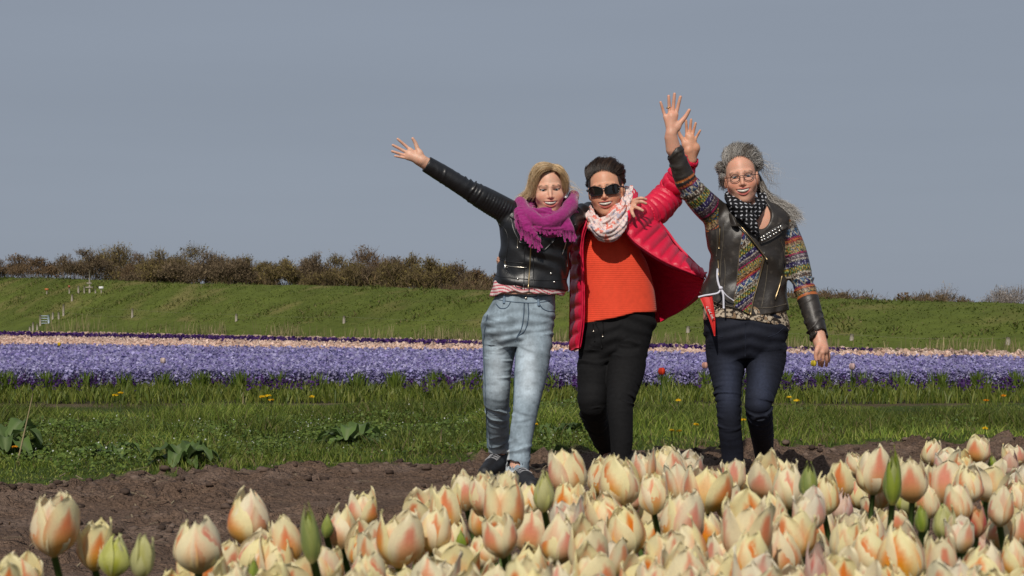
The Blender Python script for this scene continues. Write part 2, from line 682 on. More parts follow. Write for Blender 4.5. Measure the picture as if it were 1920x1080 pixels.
class Head:
    """Face in head coordinates: x to the photo's right, -y out of the face, z up, origin between the eyes."""
    def __init__(s, c, scale, R, wide=1.0, smile=1.0, jaw=1.0, mw=.034, mo=.0115):
        s.c, s.s, s.R, s.wide, s.smile, s.jaw = np.asarray(c, float), scale, R, wide, smile, jaw
        S = np.array([wide, 1, 1])
        s.S = S
        s.mw = mw
        hx = np.linspace(-mw, mw, 11)
        k = (hx / mw) ** 2
        s.mouth = np.stack([hx, -0.0935 + 0.016 * k, -0.0655 + 0.0105 * smile * k], 1)
        s.up = s.mouth + np.array([0, 0.000, mo]) - np.stack([0 * k, -0.004 * k, (mo - .0015) * k], 1)
        s.low = s.mouth + np.array([0, 0.001, -mo - .002]) + np.stack([0 * k, 0.003 * k, (mo + .002) * k], 1)
        s.cut = Tube(s.mouth - np.array([0, 0.003, 0.0010]), mo - 0.001 - (mo - .003) * k ** 1.5, 1)
        s.tu, s.tl = Tube(s.up, 0.0038 - 0.0018 * k, 1), Tube(s.low, 0.0046 - 0.0025 * k, 1)
    def loc(s, p):
        return ((np.asarray(p) - s.c) @ s.R) / s.s / s.S
    def world(s, q):
        return (np.asarray(q, float) * s.S) @ s.R.T * s.s + s.c
    def local_d(s, q):
        j = s.jaw
        d = d_ell(q, (0, .018, .032), (.0735, .092, .088))
        d = smin(d, d_ell(q, (0, -.022, -.037), (.0635, .065, .079)), .03)
        d = smin(d, d_cap(q, (0, -.05, -.09), (0, -.072, -.1), .028, .0165), .028)
        d = smin(d, d_ell(q, (0, -.062, -.062), (.036, .031, .030)), .016)
        for m in (-1, 1):
            d = smin(d, d_cap(q, (m * .056 * j, .012, -.05), (m * .014, -.06, -.100), .0135, .011), .026)
            d = smin(d, d_ell(q, (m * .040, -.0575, -.031), (.023, .018, .018)), .030)
            d = smin(d, d_cap(q, (m * .012, -.0805, .020), (m * .047, -.062, .0215), .0062, .0055), .014)
        d = smin(d, d_cap(q, (0, -.077, .010), (0, -.1000, -.032), .0062, .0086), .011)
        for m in (-1, 1):
            d = smin(d, d_ell(q, (m * .0105, -.0895, -.0355), (.0065, .008, .006)), .006)
            d = smax(d, -d_ell(q, (m * .0315, -.0835, .0002), (.0170, .0130, .0074)), .005)
            d = smin(d, d_cap(q, (m * .017, -.0740, .0066), (m * .045, -.0655, .0068), .0032, .0032), .005)
            d = smin(d, d_cap(q, (m * .018, -.0730, -.0072), (m * .044, -.0655, -.0062), .0030, .0030), .006)
            d = smax(d, -d_ell(q, (m * .006, -.1, -.0455), (.0032, .006, .003)), .003)
            # smile fold
            d = smax(d, -d_cap(q, (m * .021, -.0965, -.036), (m * .038, -.082, -.060), .0008, .0008), .009)
            # ear
            e = d_ell(q, (m * .0765, .012, -.010), (.0085, .019, .031))
            e = smax(e, -d_ell(q, (m * .084, .006, -.006), (.006, .010, .018)), .005)
            d = smin(d, e, .006)
        d = smin(d, s.tu(q), .004)
        d = smin(d, s.tl(q), .005)
        d = smax(d, -s.cut(q), .0025)
        return d
    def prim(s):
        r = 0.16 * s.s
        return Fn(lambda p: s.local_d(s.loc(p)) * s.s, s.c - r, s.c + r)
    def paint(s, V, base, lip, brow, browc=1.0, lash=0.95, age=0.0):
        """Skin colour of the head and the rest of the body."""
        q = s.loc(V)
        n = fbm(V, 60, 2, 3)
        n2 = fbm(V, 150, 2, 13)
        C = np.asarray(base) * (0.86 + 0.16 * n + 0.12 * n2)[:, None] * (np.array([1, 1, 1]) + np.outer(n - .5, [.0, -.22, -.25]))
        inh = (np.abs(q[:, 0]) < .1) & (q[:, 2] > -.13) & (q[:, 2] < .14) & (q[:, 1] < .1)
        def blend(C, m, col):
            m = np.where(inh, m, 0)[:, None]
            return C * (1 - m) + np.asarray(col) * m
        for m in (-1, 1):
            ck = np.exp(-(((q[:, 0] - m * .042) / .022) ** 2 + ((q[:, 2] + .032) / .020) ** 2)) * (q[:, 1] < -.03)
            C = blend(C, 0.55 * ck, np.asarray(base) * np.array([1.0, .66, .60]))
        nose = np.exp(-((q[:, 0] / .014) ** 2 + ((q[:, 2] + .034) / .014) ** 2)) * (q[:, 1] < -.085)
        C = blend(C, 0.35 * nose, np.asarray(base) * np.array([1.0, .70, .64]))
        for m in (-1, 1):
            b = np.minimum(d_cap(q, (m * .014, -.088, .0230), (m * .034, -.083, .0265), .0030, .0032),
                           d_cap(q, (m * .034, -.083, .0265), (m * .051, -.064, .0205), .0032, .0012))
            C = blend(C, browc * sstep(.0045, -.001, np.abs(b) * .6 + (b > 0) * b), brow)
            l = d_cap(q, (m * .0165, -.076, .0050), (m * .048, -.065, .0048), .0024, .0030)
            C = blend(C, lash * sstep(.0032, .0, l), (.018, .011, .009))
            l2 = d_cap(q, (m * .018, -.076, -.0042), (m * .045, -.066, -.0036), .0010, .0014)
            C = blend(C, 0.5 * lash * sstep(.0022, .0, l2), (.06, .035, .03))
            alm = d_ell(q, (m * .0318, -.074, -.0002), (.0155, .02, .0052))
            C = blend(C, .55 * sstep(.0012, -.0012, alm), (.05, .03, .024))
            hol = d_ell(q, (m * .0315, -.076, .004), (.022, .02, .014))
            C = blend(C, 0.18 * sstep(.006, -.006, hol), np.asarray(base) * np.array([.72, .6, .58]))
            if age:
                ln = d_cap(q, (m * .022, -.0965, -.037), (m * .037, -.082, -.062), .001, .001)
                C = blend(C, age * sstep(.004, 0, ln), np.asarray(base) * np.array([.62, .5, .46]))
        lp = np.minimum(s.tu(q), s.tl(q))
        C = blend(C, .95 * sstep(.0026, .0002, lp), lip)
        ins = s.cut(q)
        C = blend(C, sstep(.0008, -.0008, ins) * (q[:, 1] > s.cut_y(q) + .0012), (.06, .012, .012))
        return np.clip(C, 0, 1)
    def cut_y(s, q):
        return -0.0935 + 0.016 * np.minimum((q[:, 0] / s.mw) ** 2, 1.3)
    def teeth(s, parent, mat):
        b = Bag()
        x = np.linspace(-.8 * s.mw, .8 * s.mw, 25)
        k = (x / s.mw) ** 2
        row = []
        for t, dz in ((0, 0.0078), (1, -0.0030)):
            gum = 0.0006 * np.cos(x / .0052 * 2 * math.pi) * (t == 1)
            row.append(np.stack([x, -0.0925 + .0165 * k + .00012 * np.cos(x / .0078 * 2 * math.pi), -0.0655 + .0105 * s.smile * k + dz * (1 - .8 * k) + gum], 1))
        V = np.vstack([row[0], row[1], row[0] + [0, .004, 0], row[1] + [0, .004, 0]])
        n = len(x)
        i = np.arange(n - 1)
        f = np.vstack([np.stack([i, i + n, i + n + 1, i + 1], 1), np.stack([i + 2 * n, i + 2 * n + 1, i + 3 * n + 1, i + 3 * n], 1),
                       np.stack([i + n, i + 3 * n, i + 3 * n + 1, i + n + 1], 1), np.stack([i, i + 1, i + 2 * n + 1, i + 2 * n], 1)])
        b.add(s.world(V), f)
        return b.build('teeth', mat, parent)
    def eyes(s, parent, mat, iris):
        for m in (-1, 1):
            n = 26
            u = np.linspace(0, math.pi, n)
            a = np.linspace(0, 2 * math.pi, n, endpoint=False)
            rr = np.maximum(np.sin(u), 1e-4)
            V = np.stack([rr[:, None] * np.cos(a), -np.cos(u)[:, None] * np.ones(n), rr[:, None] * np.sin(a)], -1).reshape(-1, 3)
            ang = np.repeat(u, n)
            C = np.where((ang < .25)[:, None], (.008, .008, .008), np.where((ang < .54)[:, None], np.asarray(iris) * .7, np.where((ang < .62)[:, None], np.asarray(iris) * .25, (.40, .36, .34))))
            i, j = np.meshgrid(np.arange(n - 1), np.arange(n), indexing='ij')
            f = np.stack([i * n + j, i * n + (j + 1) % n, (i + 1) * n + (j + 1) % n, (i + 1) * n + j], -1).reshape(-1, 4)
            mk('eye', s.world(V * .0122 + np.array([m * .0315, -.0636, -.0002])), f, mat, parent, True, C)

def head_lock(head, guides, n, r, amp, seed, spread=1.0, pal=None, m=12, wav=0.0, lively=1.0):
    """Hair strands that run along neighbouring guide curves, with jitter that grows to the tips."""
    g = np.random.default_rng(seed)
    G = np.array([resample(np.array(x), m) for x in guides])
    bag = Bag()
    t = np.linspace(0, 1, m)
    for _ in range(n):
        i = g.integers(0, max(1, len(G) - 1))
        f = g.random()
        j = min(i + 1, len(G) - 1)
        c = G[i] * (1 - f) + G[j] * f
        L = 0.75 + 0.25 * g.random()
        t0 = .28 * g.random() ** 1.6
        cc = np.stack([np.interp(t0 + t * (L - t0), t, c[:, k]) for k in range(3)], 1)
        sw = vnoise(np.array([[f * 5 + i * 3.1 + 40, seed * 1.7, 0.5], [f * 5 + i * 3.1 + 40, seed * 1.7, 9.5]]), 3) - .5
        cc = cc + np.outer(np.sin(t * 3.1), [sw[0] * .022 * lively, 0, sw[1] * .022 * lively])
        off = g.normal(0, 1, 3) * amp
        ph = g.random() * 6.28
        cc = cc + off * (0.35 + 0.65 * t[:, None] ** 1.5) * spread
        if wav:
            cc = cc + wav * t[:, None] * np.stack([np.sin(t * 11 + ph), 0 * t, np.cos(t * 9 + ph)], 1)
        w = head.world(cc)
        rad = r * (0.6 + 0.7 * g.random()) * (1 - 0.75 * t) * np.minimum(1, .35 + 4 * t)
        ci = vnoise(np.array([[f * 7 + i * 4.3, seed * 2.3, .5]]), 9)[0] * 1.5 - .25 + g.normal(0, .12)
        col = np.asarray(pal[int(np.clip(ci * len(pal), 0, len(pal) - 1))]) * (0.75 + 0.5 * g.random())
        V, fs = tube_mesh(w, rad * head.s, 3, False)
        bag.add(V, fs, col)
    return bag

def sk(phi, th, lift):
    """A point lift metres off the skull: phi sideways (+ to the photo's right), th from the face (0) over the top (90) to the nape (180)."""
    f, t = math.radians(phi), math.radians(th)
    d = np.array([math.sin(f), -math.cos(f) * math.cos(t), math.cos(f) * math.sin(t)])
    r = np.array([.0735, .092, .088])
    k = 1 / math.sqrt(((d / r) ** 2).sum())
    return tuple(np.array([0, .018, .032]) + d * (k + lift))

def hair_part(head, cap, h, guides_sets, mat, parent, pal, seed):
    """One hair mesh: a grooved cap and the strands over it."""
    bag = Bag()
    if cap is not None:
        V, Q = cap.mesh(h)
        a, b, c = V[Q[:, 0]], V[Q[:, 1]], V[Q[:, 2]]
        q = head.loc(V)
        n = vnoise(np.stack([q[:, 0] * 260, q[:, 1] * 60, q[:, 2] * 60], 1), 5)
        C = np.asarray(pal[0]) * (0.55 + 0.6 * n[:, None])
        bag.add(V, Q, (1, 1, 1))
        bag.c[-1] = C
    for (G, n, r, amp, wav) in guides_sets:
        seed += 1
        s = head_lock(head, G, n, r, amp, seed, 1.0, pal, 12, wav)
        bag.add(np.vstack(s.v), s.f, (1, 1, 1))
        bag.c[-1] = np.vstack(s.c)
    return bag.build('hair', mat, parent, True, True)

def finger(S, pts, r0, r1, k):
    S.add(Tube(pts, np.linspace(r0, r1, len(pts)), 3), k)

def hand(S, wrist, tips, thumb, D, sc=1.0, curl=0.012, back=0.0, rw=None):
    """An open hand: wrist, four fingertips from index to little finger and the thumb tip, in photo pixels at distance D."""
    w = P(*wrist, D)
    tp = [P(*t, D) for t in tips]
    kn = [w + (t - w) * f for t, f in zip(tp, (.52, .51, .52, .55))]
    fw = np.array([0, -1.0, 0])
    for i, (k_, t_) in enumerate(zip(kn, tp)):
        base = w + (k_ - w) * 0.1 + (np.mean(kn, 0) - w) * 0.06
        r = (.0125, .0125, .012, .011)[i] * sc
        S.add(Tube([base, (base + k_) / 2 - fw * .002, k_], [.015 * sc, .0135 * sc, r * .95], 3), .016)
    S.cap(w + (tp[1] - w) * .12, w + (kn[1] * .5 + kn[2] * .5 - w) * .85, .017 * sc, .016 * sc, .014)
    for i, (k_, t_) in enumerate(zip(kn, tp)):
        r = (.0088, .0090, .0086, .0076)[i] * sc
        v = t_ - k_
        finger(S, [k_ - v * .12, k_ + v * .02 - fw * .002, k_ + v * .45 - fw * .003 + fw * curl * .2, k_ + v * .76 + fw * curl * .6, t_ + fw * curl], r * 1.08, r * .78, .005)
    th = P(*thumb, D)
    side = th - w
    ax = (tp[1] - w)
    ax = ax / np.linalg.norm(ax)
    lat = side - (side @ ax) * ax
    b0 = w + ax * .018 * sc + lat * .18
    b1 = w + ax * .055 * sc + lat * .48
    b2 = b1 + (th - b1) * .52 + lat * .05
    S.add(Tube([b0, b1, b2, th + fw * .006], [.016 * sc, .0135 * sc, .0105 * sc, .0078 * sc], 3), .010)
    ck = (b0 + b1) / 2 + fw * .006
    S.ell(ck, np.array([.017, .012, .019]) * sc, .014)
    return w

def px_of(V):
    V = np.asarray(V)
    return 960 + V[:, 0] / V[:, 1] * F, HZ - (V[:, 2] - CH) / V[:, 1] * F

def stations(rows, D):
    """rows: photo row, left and right edge columns, half depth, optional depth shift."""
    out = []
    for r in rows:
        py, x0, x1, hd = r[:4]
        dy = r[4] if len(r) > 4 else 0
        a, b = P(x0, py, D), P(x1, py, D)
        out.append([a[2], (a[0] + b[0]) / 2, D + dy, (b[0] - a[0]) / 2, hd])
    return out

def limb(rows, **kw):
    """rows: column, row, distance, radius in photo pixels."""
    return Tube(PP(rows), [r[3] * r[2] / F for r in rows], **kw)

def thin(rows, f):
    return [[r[0], r[1], r[2], r[3] * f] for r in rows]

# ---- cloth and skin materials
M_SKIN = pmat('skin', rough=.48, attr=True, sss=.12, bump=(220, .12, .001), spec=.4)
M_EYE = pmat('eye', rough=.12, attr=True)
M_TEETH = pmat('teeth', (.68, .63, .55), .3)
M_HAIR = pmat('hair', rough=.42, attr=True, spec=.5)
M_LEATH = pmat('black_leather', (.0095, .0095, .011), .40, bump=[(28, .25, .006), (140, .25, .0015)], var=(14, .35), spec=.55)
M_WORN = pmat('worn_leather', rough=.46, attr=True, bump=[(24, .35, .006), (160, .3, .0015)], spec=.5)
M_DENIM = pmat('denim', rough=.85, attr=True, bump=[(420, .3, .0008), (40, .25, .004)], var=(90, .10), spec=.2)
M_NAVY = pmat('dark_denim', rough=.8, attr=True, bump=[(420, .25, .0008), (30, .25, .004)], var=(80, .2), spec=.25)
M_BLACKC = pmat('black_cotton', (.0065, .0065, .0075), .85, bump=[(300, .3, .0008), (26, .35, .006)], var=(60, .25), spec=.25)
M_KNIT = pmat('orange_knit', (.80, .075, .032), .82, wave=(29, .28, .003, 'Z'), bump=(260, .35, .0012), var=(40, .08), spec=.2, sheen=.2)
M_PUFF = pmat('red_nylon', (.60, .008, .045), .46, bump=[(34, .5, .006), (90, .35, .002)], var=(9, .12), spec=.4)
M_WOOL = pmat('magenta_wool', (.285, .020, .155), .95, bump=[(240, .8, .003), (60, .5, .006)], var=(70, .22), spec=.1, sheen=.4)
M_SCARFC = pmat('printed_scarf', rough=.8, attr=True, bump=[(120, .4, .002)], spec=.2)
M_METAL = pmat('zip_metal', (.62, .58, .50), .3, metal=1.0)
M_BRASS = pmat('zip_brass', (.42, .32, .18), .35, metal=1.0)
M_STUD = pmat('stud_metal', (.75, .74, .70), .25, metal=1.0)
M_PAT = pmat('cloth_print', rough=.85, attr=True, bump=(260, .5, .0015), spec=.2)
M_SHOE = pmat('shoe_black', (.012, .012, .014), .6, bump=(120, .4, .002), var=(40, .3))
M_RUBBER = pmat('sole_rubber', (.03, .03, .032), .7)
M_LACE = pmat('lace_white', (.36, .36, .38), .8)
M_LENS = pmat('dark_lens', (.008, .007, .007), .06, spec=.6, coat=.3)
M_FRAME = pmat('frame_black', (.01, .009, .009), .25)
M_WIRE = pmat('frame_wire', (.035, .016, .014), .35)
M_CORD = pmat('white_cord', (.66, .66, .74), .8)
M_FLAG = pmat('red_flag', (.62, .018, .014), .6, bump=(60, .3, .003))
M_LETTER = pmat('flag_print', (.66, .58, .56), .7)
M_GOLD = pmat('ring_gold', (.7, .5, .2), .25, metal=1)
M_PEARL = pmat('pearl', (.75, .73, .7), .2)
m = bpy.data.materials.new('spectacle_glass')
m.use_nodes = True
_n = m.node_tree.nodes
_n.remove(_n['Principled BSDF'])
_t, _g, _x = _n.new('ShaderNodeBsdfTransparent'), _n.new('ShaderNodeBsdfGlossy'), _n.new('ShaderNodeMixShader')
_g.inputs['Roughness'].default_value = .03
_x.inputs[0].default_value = .07
m.node_tree.links.new(_t.outputs[0], _x.inputs[1])
m.node_tree.links.new(_g.outputs[0], _x.inputs[2])
m.node_tree.links.new(_x.outputs[0], _n['Material Output'].inputs['Surface'])
M_GLASS = m

SKIN = (.68, .385, .27)
def laid(S, rows, d0, d1, off=.002):
    return np.array([S.hit(x, y, d0, d1, off) for x, y in catmull(np.array(rows, float), 4)])

def folds(amp, n, seed=0, slant=.18):
    def f(T, a, p):
        w = vnoise(np.stack([p[:, 0] * 9, p[:, 1] * 9, p[:, 2] * 9], 1), seed) * 3
        return amp * np.sin(6.283 * (T * n + slant * np.cos(a + seed)) + w)
    return f

def fold_at(places, extra=None):
    """Crumple rings round given places along a limb: (t, width, amplitude, count)."""
    def f(T, a, p):
        v = 0
        w = vnoise(p * 13, 3) * 6
        am = (.15 + 1.5 * sstep(.35, .8, vnoise(p * 11 + 5, 8))) * sstep(1.0, .88, T)
        for (t0, wd, amp, n) in places:
            ph = 6.283 * ((T - t0) * n + .30 * np.cos(a + t0 * 9)) + w
            v = v + amp * am * np.exp(-((T - t0) / wd) ** 2) * (1 - 2 * np.abs(np.sin(ph / 2)) ** .7 + .3 * np.sin(1.7 * ph + 1))
        if extra is not None:
            v = v + extra(T, a, p)
        return v
    return f

# ------------------------------------------------------------------ person in the black leather jacket
def person_one():
    D = 9.0
    root = empty('person', (P(965, 900, 9.05)[0], 9.05, 0.0), 'person in black leather jacket, pale jeans and magenta scarf, one arm flung out', 'person', 'people waving beside the tulips')
    H = Head(P(1029, 356, 8.985), 1.07, rot(3, 5, -3), wide=1.01, jaw=.90)
    arm_r = [(962, 402, 9.0, 24), (915, 376, 8.95, 22.5), (864, 347, 8.9, 18), (830, 326, 8.88, 17), (786, 299.5, 8.85, 15)]
    arm_l = [(1076, 408, 9.04, 22), (1108, 398, 9.2, 19), (1140, 392, 9.36, 16), (1168, 388, 9.37, 14), (1181, 386, 9.3, 12)]
    torso = [(396, 985, 1066, .085), (401, 956, 1087, .098), (412, 938, 1090, .12), (440, 937, 1080, .138), (471, 938, 1071, .13), (500, 933, 1066, .122), (528, 925, 1064, .13), (552, 923, 1065, .135)]
    legr = [(936, 612, 9.05, 33.5), (937, 640, 9.05, 33), (933, 690, 9.06, 27.2), (930.5, 739, 9.08, 25.3), (934, 790, 9.2, 21.5), (935, 848, 9.4, 19)]
    legl = [(1003, 612, 9.0, 35), (1002, 645, 8.98, 33.5), (995, 700, 8.93, 31), (986, 763, 8.85, 24.2), (977, 820, 8.82, 22), (969, 886, 8.8, 21.5)]
    # skin
    S = Sdf()
    S.add(H.prim(), 0)
    S.cap(H.world((0, .025, -.06)), P(1024, 410, 9.02), .052, .06, .02)
    S.add(Loft(stations(torso, D), -.022), .03)
    S.add(limb(thin(arm_r, .74)), .02)
    S.add(limb(thin(arm_l, .74)), .02)
    S.add(limb(thin(legr, .70)), .02)
    S.add(limb(thin(legl, .70)), .02)
    for (a, b) in ((P(935, 850, 9.4), P(912, 884, 9.22)), (P(969, 880, 8.8), P(988, 906, 8.66))):
        S.cap(a, b, .026, .022, .02)
    w = hand(S, (794, 301.5), [(746, 261), (737, 272.5), (735.5, 284), (741, 293)], (774, 260), 8.84, .93, .010)
    S.cap(P(806, 311, 8.86), w, .029, .024, .012)
    # the other hand over the neighbour's shoulder
    b = P(1176, 388, 9.14)
    S.cap(P(1168, 388, 9.3), b, .026, .026, .02)
    for (kx, ky, kd), (mx, my, md), (tx, ty, td) in (((1190, 376, 9.03), (1201, 371.5, 8.99), (1211, 374, 9.0)), ((1192, 381, 9.02), (1202, 378, 8.965), (1211, 381.5, 8.965)),
                                               ((1190, 388, 9.0), (1198, 391, 8.95), (1205, 395, 8.945)), ((1184, 394, 9.0), (1186, 400, 8.95), (1189, 406, 8.945))):
        k = P(kx, ky, kd)
        S.add(Tube([b, (b + k) / 2 + [0, -.01, .004], k], [.02, .015, .0115], 3), .012)
        finger(S, [k, P(mx, my, md), P(tx, ty, td)], .0100, .0075, .004)
    body = solid('body', S, .0034, M_SKIN, root, lambda V: H.paint(V, SKIN, (.46, .10, .09), (.13, .07, .035), .95), (.98, 2.4))
    H.eyes(root, M_EYE, (.05, .055, .06))
    H.teeth(root, M_TEETH)
    # jacket
    def ribs(T, a, p):
        m = sstep(.02, .06, T) * sstep(.46, .40, T) * sstep(-.35, .35, np.cos(a + 0.9))
        return m * .0032 * np.abs(np.sin(T * 3.1416 * 34)) ** .8
    S = Sdf()
    torso_fold = lambda z, a, p: .007 * (fbm(p * [1.2, 1, .8], 13, 2, 4) - .5) * 2 + .004 * np.sin(vnoise(p * 8, 9) * 9 + z * 50 + 30 * p[:, 0])
    S.add(Loft(stations(torso, D), 0, rfun=torso_fold), 0)
    ta = limb(arm_r, rfun=fold_at([(.50, .10, .004, 16), (.8, .12, .0025, 14)], ribs), sub=4)
    tb = limb(arm_l, rfun=folds(.004, 6))
    S.add(ta, .035)
    S.add(tb, .035)
    jk = Sdf()
    jk.prims = list(S.prims)
    hem = lambda p: np.interp(p[:, 0], [P(920, 531, D)[0], P(1066, 546, D)[0]], [P(920, 532, D)[2], P(1066, 546, D)[2]]) - p[:, 2]
    S.add(Fn(hem, [0] * 3, [0] * 3), .006, 'i')
    S.add(Loft(stations(torso[3:], D), -.012, ext=.05), .004, 's')
    cut_end(S, P(799, 307.3, 8.86), P(777, 294, 8.845))
    S.cap(P(815, 316, 8.865), P(770, 291, 8.84), .033, .036, .004, 's')
    solid('jacket', S, .0046, M_LEATH, root)
    b = Bag()
    b.tube(laid(jk, [(996, 448), (995, 470), (993, 505), (990.5, 541)], 8.7, 9.1), .0042, 6)
    b.build('zip', M_BRASS, root)
    for rows in ([(973, 424), (971.5, 445), (970, 466)], [(1062, 452), (1058, 466), (1054, 478)], [(945.5, 497), (960, 500), (988, 502)]):
        b = Bag()
        b.tube(laid(jk, rows, 8.7, 9.15), .003, 5)
        b.build('pocket_zip', M_METAL, root)
    b = Bag()
    q = laid(jk, [(973.5, 419), (972.8, 431)], 8.7, 9.1, .006)
    b.tube(q, .008, 6)
    q = laid(jk, [(947, 490), (947, 503)], 8.7, 9.1, .006)
    b.tube(q, .005, 6)
    b.build('zip_pull', M_STUD, root)
    for rows in ([(936, 486), (955, 491), (988, 494)], [(926, 515), (945, 520), (991, 524)], [(994, 525), (1030, 526), (1062, 523)], [(991, 450), (984, 470), (983, 500), (982, 540)], [(1003, 450), (1000, 480), (1001, 540)],
                 [(936, 420), (948, 432), (953, 455), (947, 490)], [(1080, 420), (1066, 432), (1062, 455), (1064, 500)], [(965, 530), (968, 538), (980, 540)]):
        b = Bag()
        b.tube(laid(jk, rows, 8.7, 9.25, .0005), .0026, 5)
        b.build('seam', M_LEATH, root)
    for (x, y) in ((971, 523), (1033, 513), (1039, 529)):
        b = Bag()
        b.ball(jk.hit(x, y, 8.7, 9.1, .002), .007)
        b.build('snap_button', M_STUD, root)
    # two lapels under the scarf
    for L, Rr in (([(955, 405), (962, 430), (975, 455)], [(988, 425), (990, 440), (992, 460)]), ([(1000, 425), (1001, 440), (1000, 462)], [(1060, 420), (1048, 442), (1020, 470)])):
        A, B_ = laid(jk, L, 8.7, 9.1, .010), laid(jk, Rr, 8.7, 9.1, .010)
        V, f, u, v = sheet(A, B_, .009, None, 10, 14, .006)
        mk('lapel', V, f, M_LEATH, root)
    # shirt hem
    S = Sdf()
    sh = [(520, 930, 1060, .118), (540, 922, 1062, .124), (556, 919, 1058, .125), (566, 919, 1054, .122)]
    S.add(Loft(stations(sh, D), rfun=lambda z, a, p: .004 * np.sin(a * 9 + z * 60)), 0)
    cut = lambda p: np.interp(p[:, 0], [P(918, 0, D)[0], P(955, 0, D)[0], P(1010, 0, D)[0], P(1060, 0, D)[0]], [P(0, 557, D)[2], P(0, 547, D)[2], P(0, 551, D)[2], P(0, 554, D)[2]]) + .004 * np.sin(p[:, 0] * 90) - p[:, 2]
    S.add(Fn(cut, [0] * 3, [0] * 3), .004, 'i')
    S.add(Loft(stations(sh, D), -.008, ext=.04), .004, 's')
    def shirt(V):
        st = np.sin((V[:, 2] + .25 * V[:, 0] + .01 * np.sin(V[:, 0] * 40)) * 6.283 / .017)
        return np.where((st > -.2)[:, None], (.68, .56, .54), (.50, .10, .13))
    solid('shirt', S, .004, M_PAT, root, shirt)
    # jeans
    S = Sdf()
    hip = [(546, 932, 1042, .108), (560, 926, 1041, .112), (585, 913, 1041, .122), (605, 906, 1039, .128), (630, 914, 1030, .118), (650, 932, 1008, .085)]
    crease = fold_at([(.12, .10, .0038, 15), (.36, .10, .0018, 12), (.56, .08, .0046, 14), (.88, .10, .0036, 13)])
    S.add(Loft(stations(hip, 9.02), ex=2.4, rfun=lambda z, a, p: .004 * np.sin(z * 120 + 4 * np.abs(a) + 3 * vnoise(p * 12, 2)) * sstep(.98, .86, z)), 0)
    S.add(limb(legr, rfun=crease), .03)
    S.add(limb(legl, rfun=crease), .007)
    js = Sdf()
    js.prims = list(S.prims)
    S.add(Fn(lambda p: P(0, 848, 9.4)[2] - .004 - p[:, 2] - 2 * (p[:, 1] < 9.10), [0] * 3, [0] * 3), .004, 'i')
    S.add(Fn(lambda p: P(0, 886, 8.8)[2] - p[:, 2], [0] * 3, [0] * 3), .004, 'i')
    S.cap(P(935, 835, 9.37), P(935, 870, 9.43), .046, .046, .004, 's')
    S.cap(P(969, 870, 8.8), P(968, 905, 8.8), .052, .052, .004, 's')
    tr, tl = limb(legr), limb(legl)
    def denim(V):
        x, y = px_of(V)
        n = fbm(V, 22, 3, 9)
        n2 = vnoise(np.stack([V[:, 0] * 220, V[:, 1] * 220, V[:, 2] * 60], 1), 4)
        C = np.array((.31, .39, .455)) * (0.46 + .90 * n[:, None]) * (.88 + .24 * n2[:, None])
        cx = np.where(x < 966, 934, 990)
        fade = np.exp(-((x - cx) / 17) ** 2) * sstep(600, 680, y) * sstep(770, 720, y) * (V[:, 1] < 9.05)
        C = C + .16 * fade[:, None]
        rub = sstep(.62, .78, fbm(V * [1, 1, 2.6], 26, 2, 12)) * .35
        C = C * (1 - rub[:, None] * .6)
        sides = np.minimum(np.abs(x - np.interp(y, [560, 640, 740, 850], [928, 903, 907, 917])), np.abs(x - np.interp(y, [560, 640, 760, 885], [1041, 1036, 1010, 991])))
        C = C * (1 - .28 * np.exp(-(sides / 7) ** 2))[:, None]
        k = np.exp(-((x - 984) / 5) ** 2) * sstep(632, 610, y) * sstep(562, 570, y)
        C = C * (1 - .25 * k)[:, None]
        for (sx, sy, ln, dr) in ((921, 600, 26, .35), (919, 612, 28, .25), (926, 628, 26, .15), (1020, 606, 24, -.3), (1018, 620, 26, -.2), (948, 660, 16, -.5), (985, 655, 18, .45), (930, 752, 20, .2), (934, 764, 22, -.1), (986, 778, 22, .25), (982, 790, 20, -.2)):
            a_ = (x - sx) + 0 * y
            w_ = np.exp(-(((y - sy) - dr * a_ + .006 * a_ * a_) / 2.6) ** 2) * np.exp(-(a_ / ln) ** 2)
            C = C * (1 - .45 * w_)[:, None]
        for he, xr in ((848, (910, 955)), (886, (945, 995))):
            m = sstep(7, 2, he - y) * (x > xr[0]) * (x < xr[1]) * (y > he - 9)
            C = C * (1 - m[:, None]) + np.array((.50, .54, .56)) * m[:, None]
        return np.clip(C, 0, 1)
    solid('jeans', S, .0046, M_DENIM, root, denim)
    def seam(rows, r=.0030):
        b = Bag()
        b.tube(laid(js, rows, 8.7, 9.2, .0006), r, 5, (.075, .11, .155))
        b.build('seam', M_DENIM, root, True, True)
    seam([(928, 561), (960, 566), (1000, 568), (1040, 563)], .0024)
    seam([(931, 551), (960, 554), (1000, 556), (1040, 553)], .0024)
    for rows in ([(930, 570), (938, 578), (950, 577), (957, 567)], [(1010, 568), (1018, 579), (1030, 584), (1040, 583)], [(983, 568), (982, 590), (978, 615), (968, 634)], [(990, 568), (991, 592), (985, 618), (969, 632)],
                 [(967, 640), (966, 690), (963, 760)], [(914, 590), (907, 640), (910, 720), (914, 840)]):
        seam(rows)
    for rows in ([(946, 550), (945, 569)], [(1009, 552), (1010, 573)]):
        b = Bag()
        b.tube(laid(js, rows, 8.7, 9.1, .003), .0075, 6, (.16, .22, .29))
        b.build('belt_loop', M_DENIM, root, True, True)
    b = Bag()
    b.ball(js.hit(986, 559, 8.7, 9.1, .002), .0085)
    b.build('button', M_METAL, root)
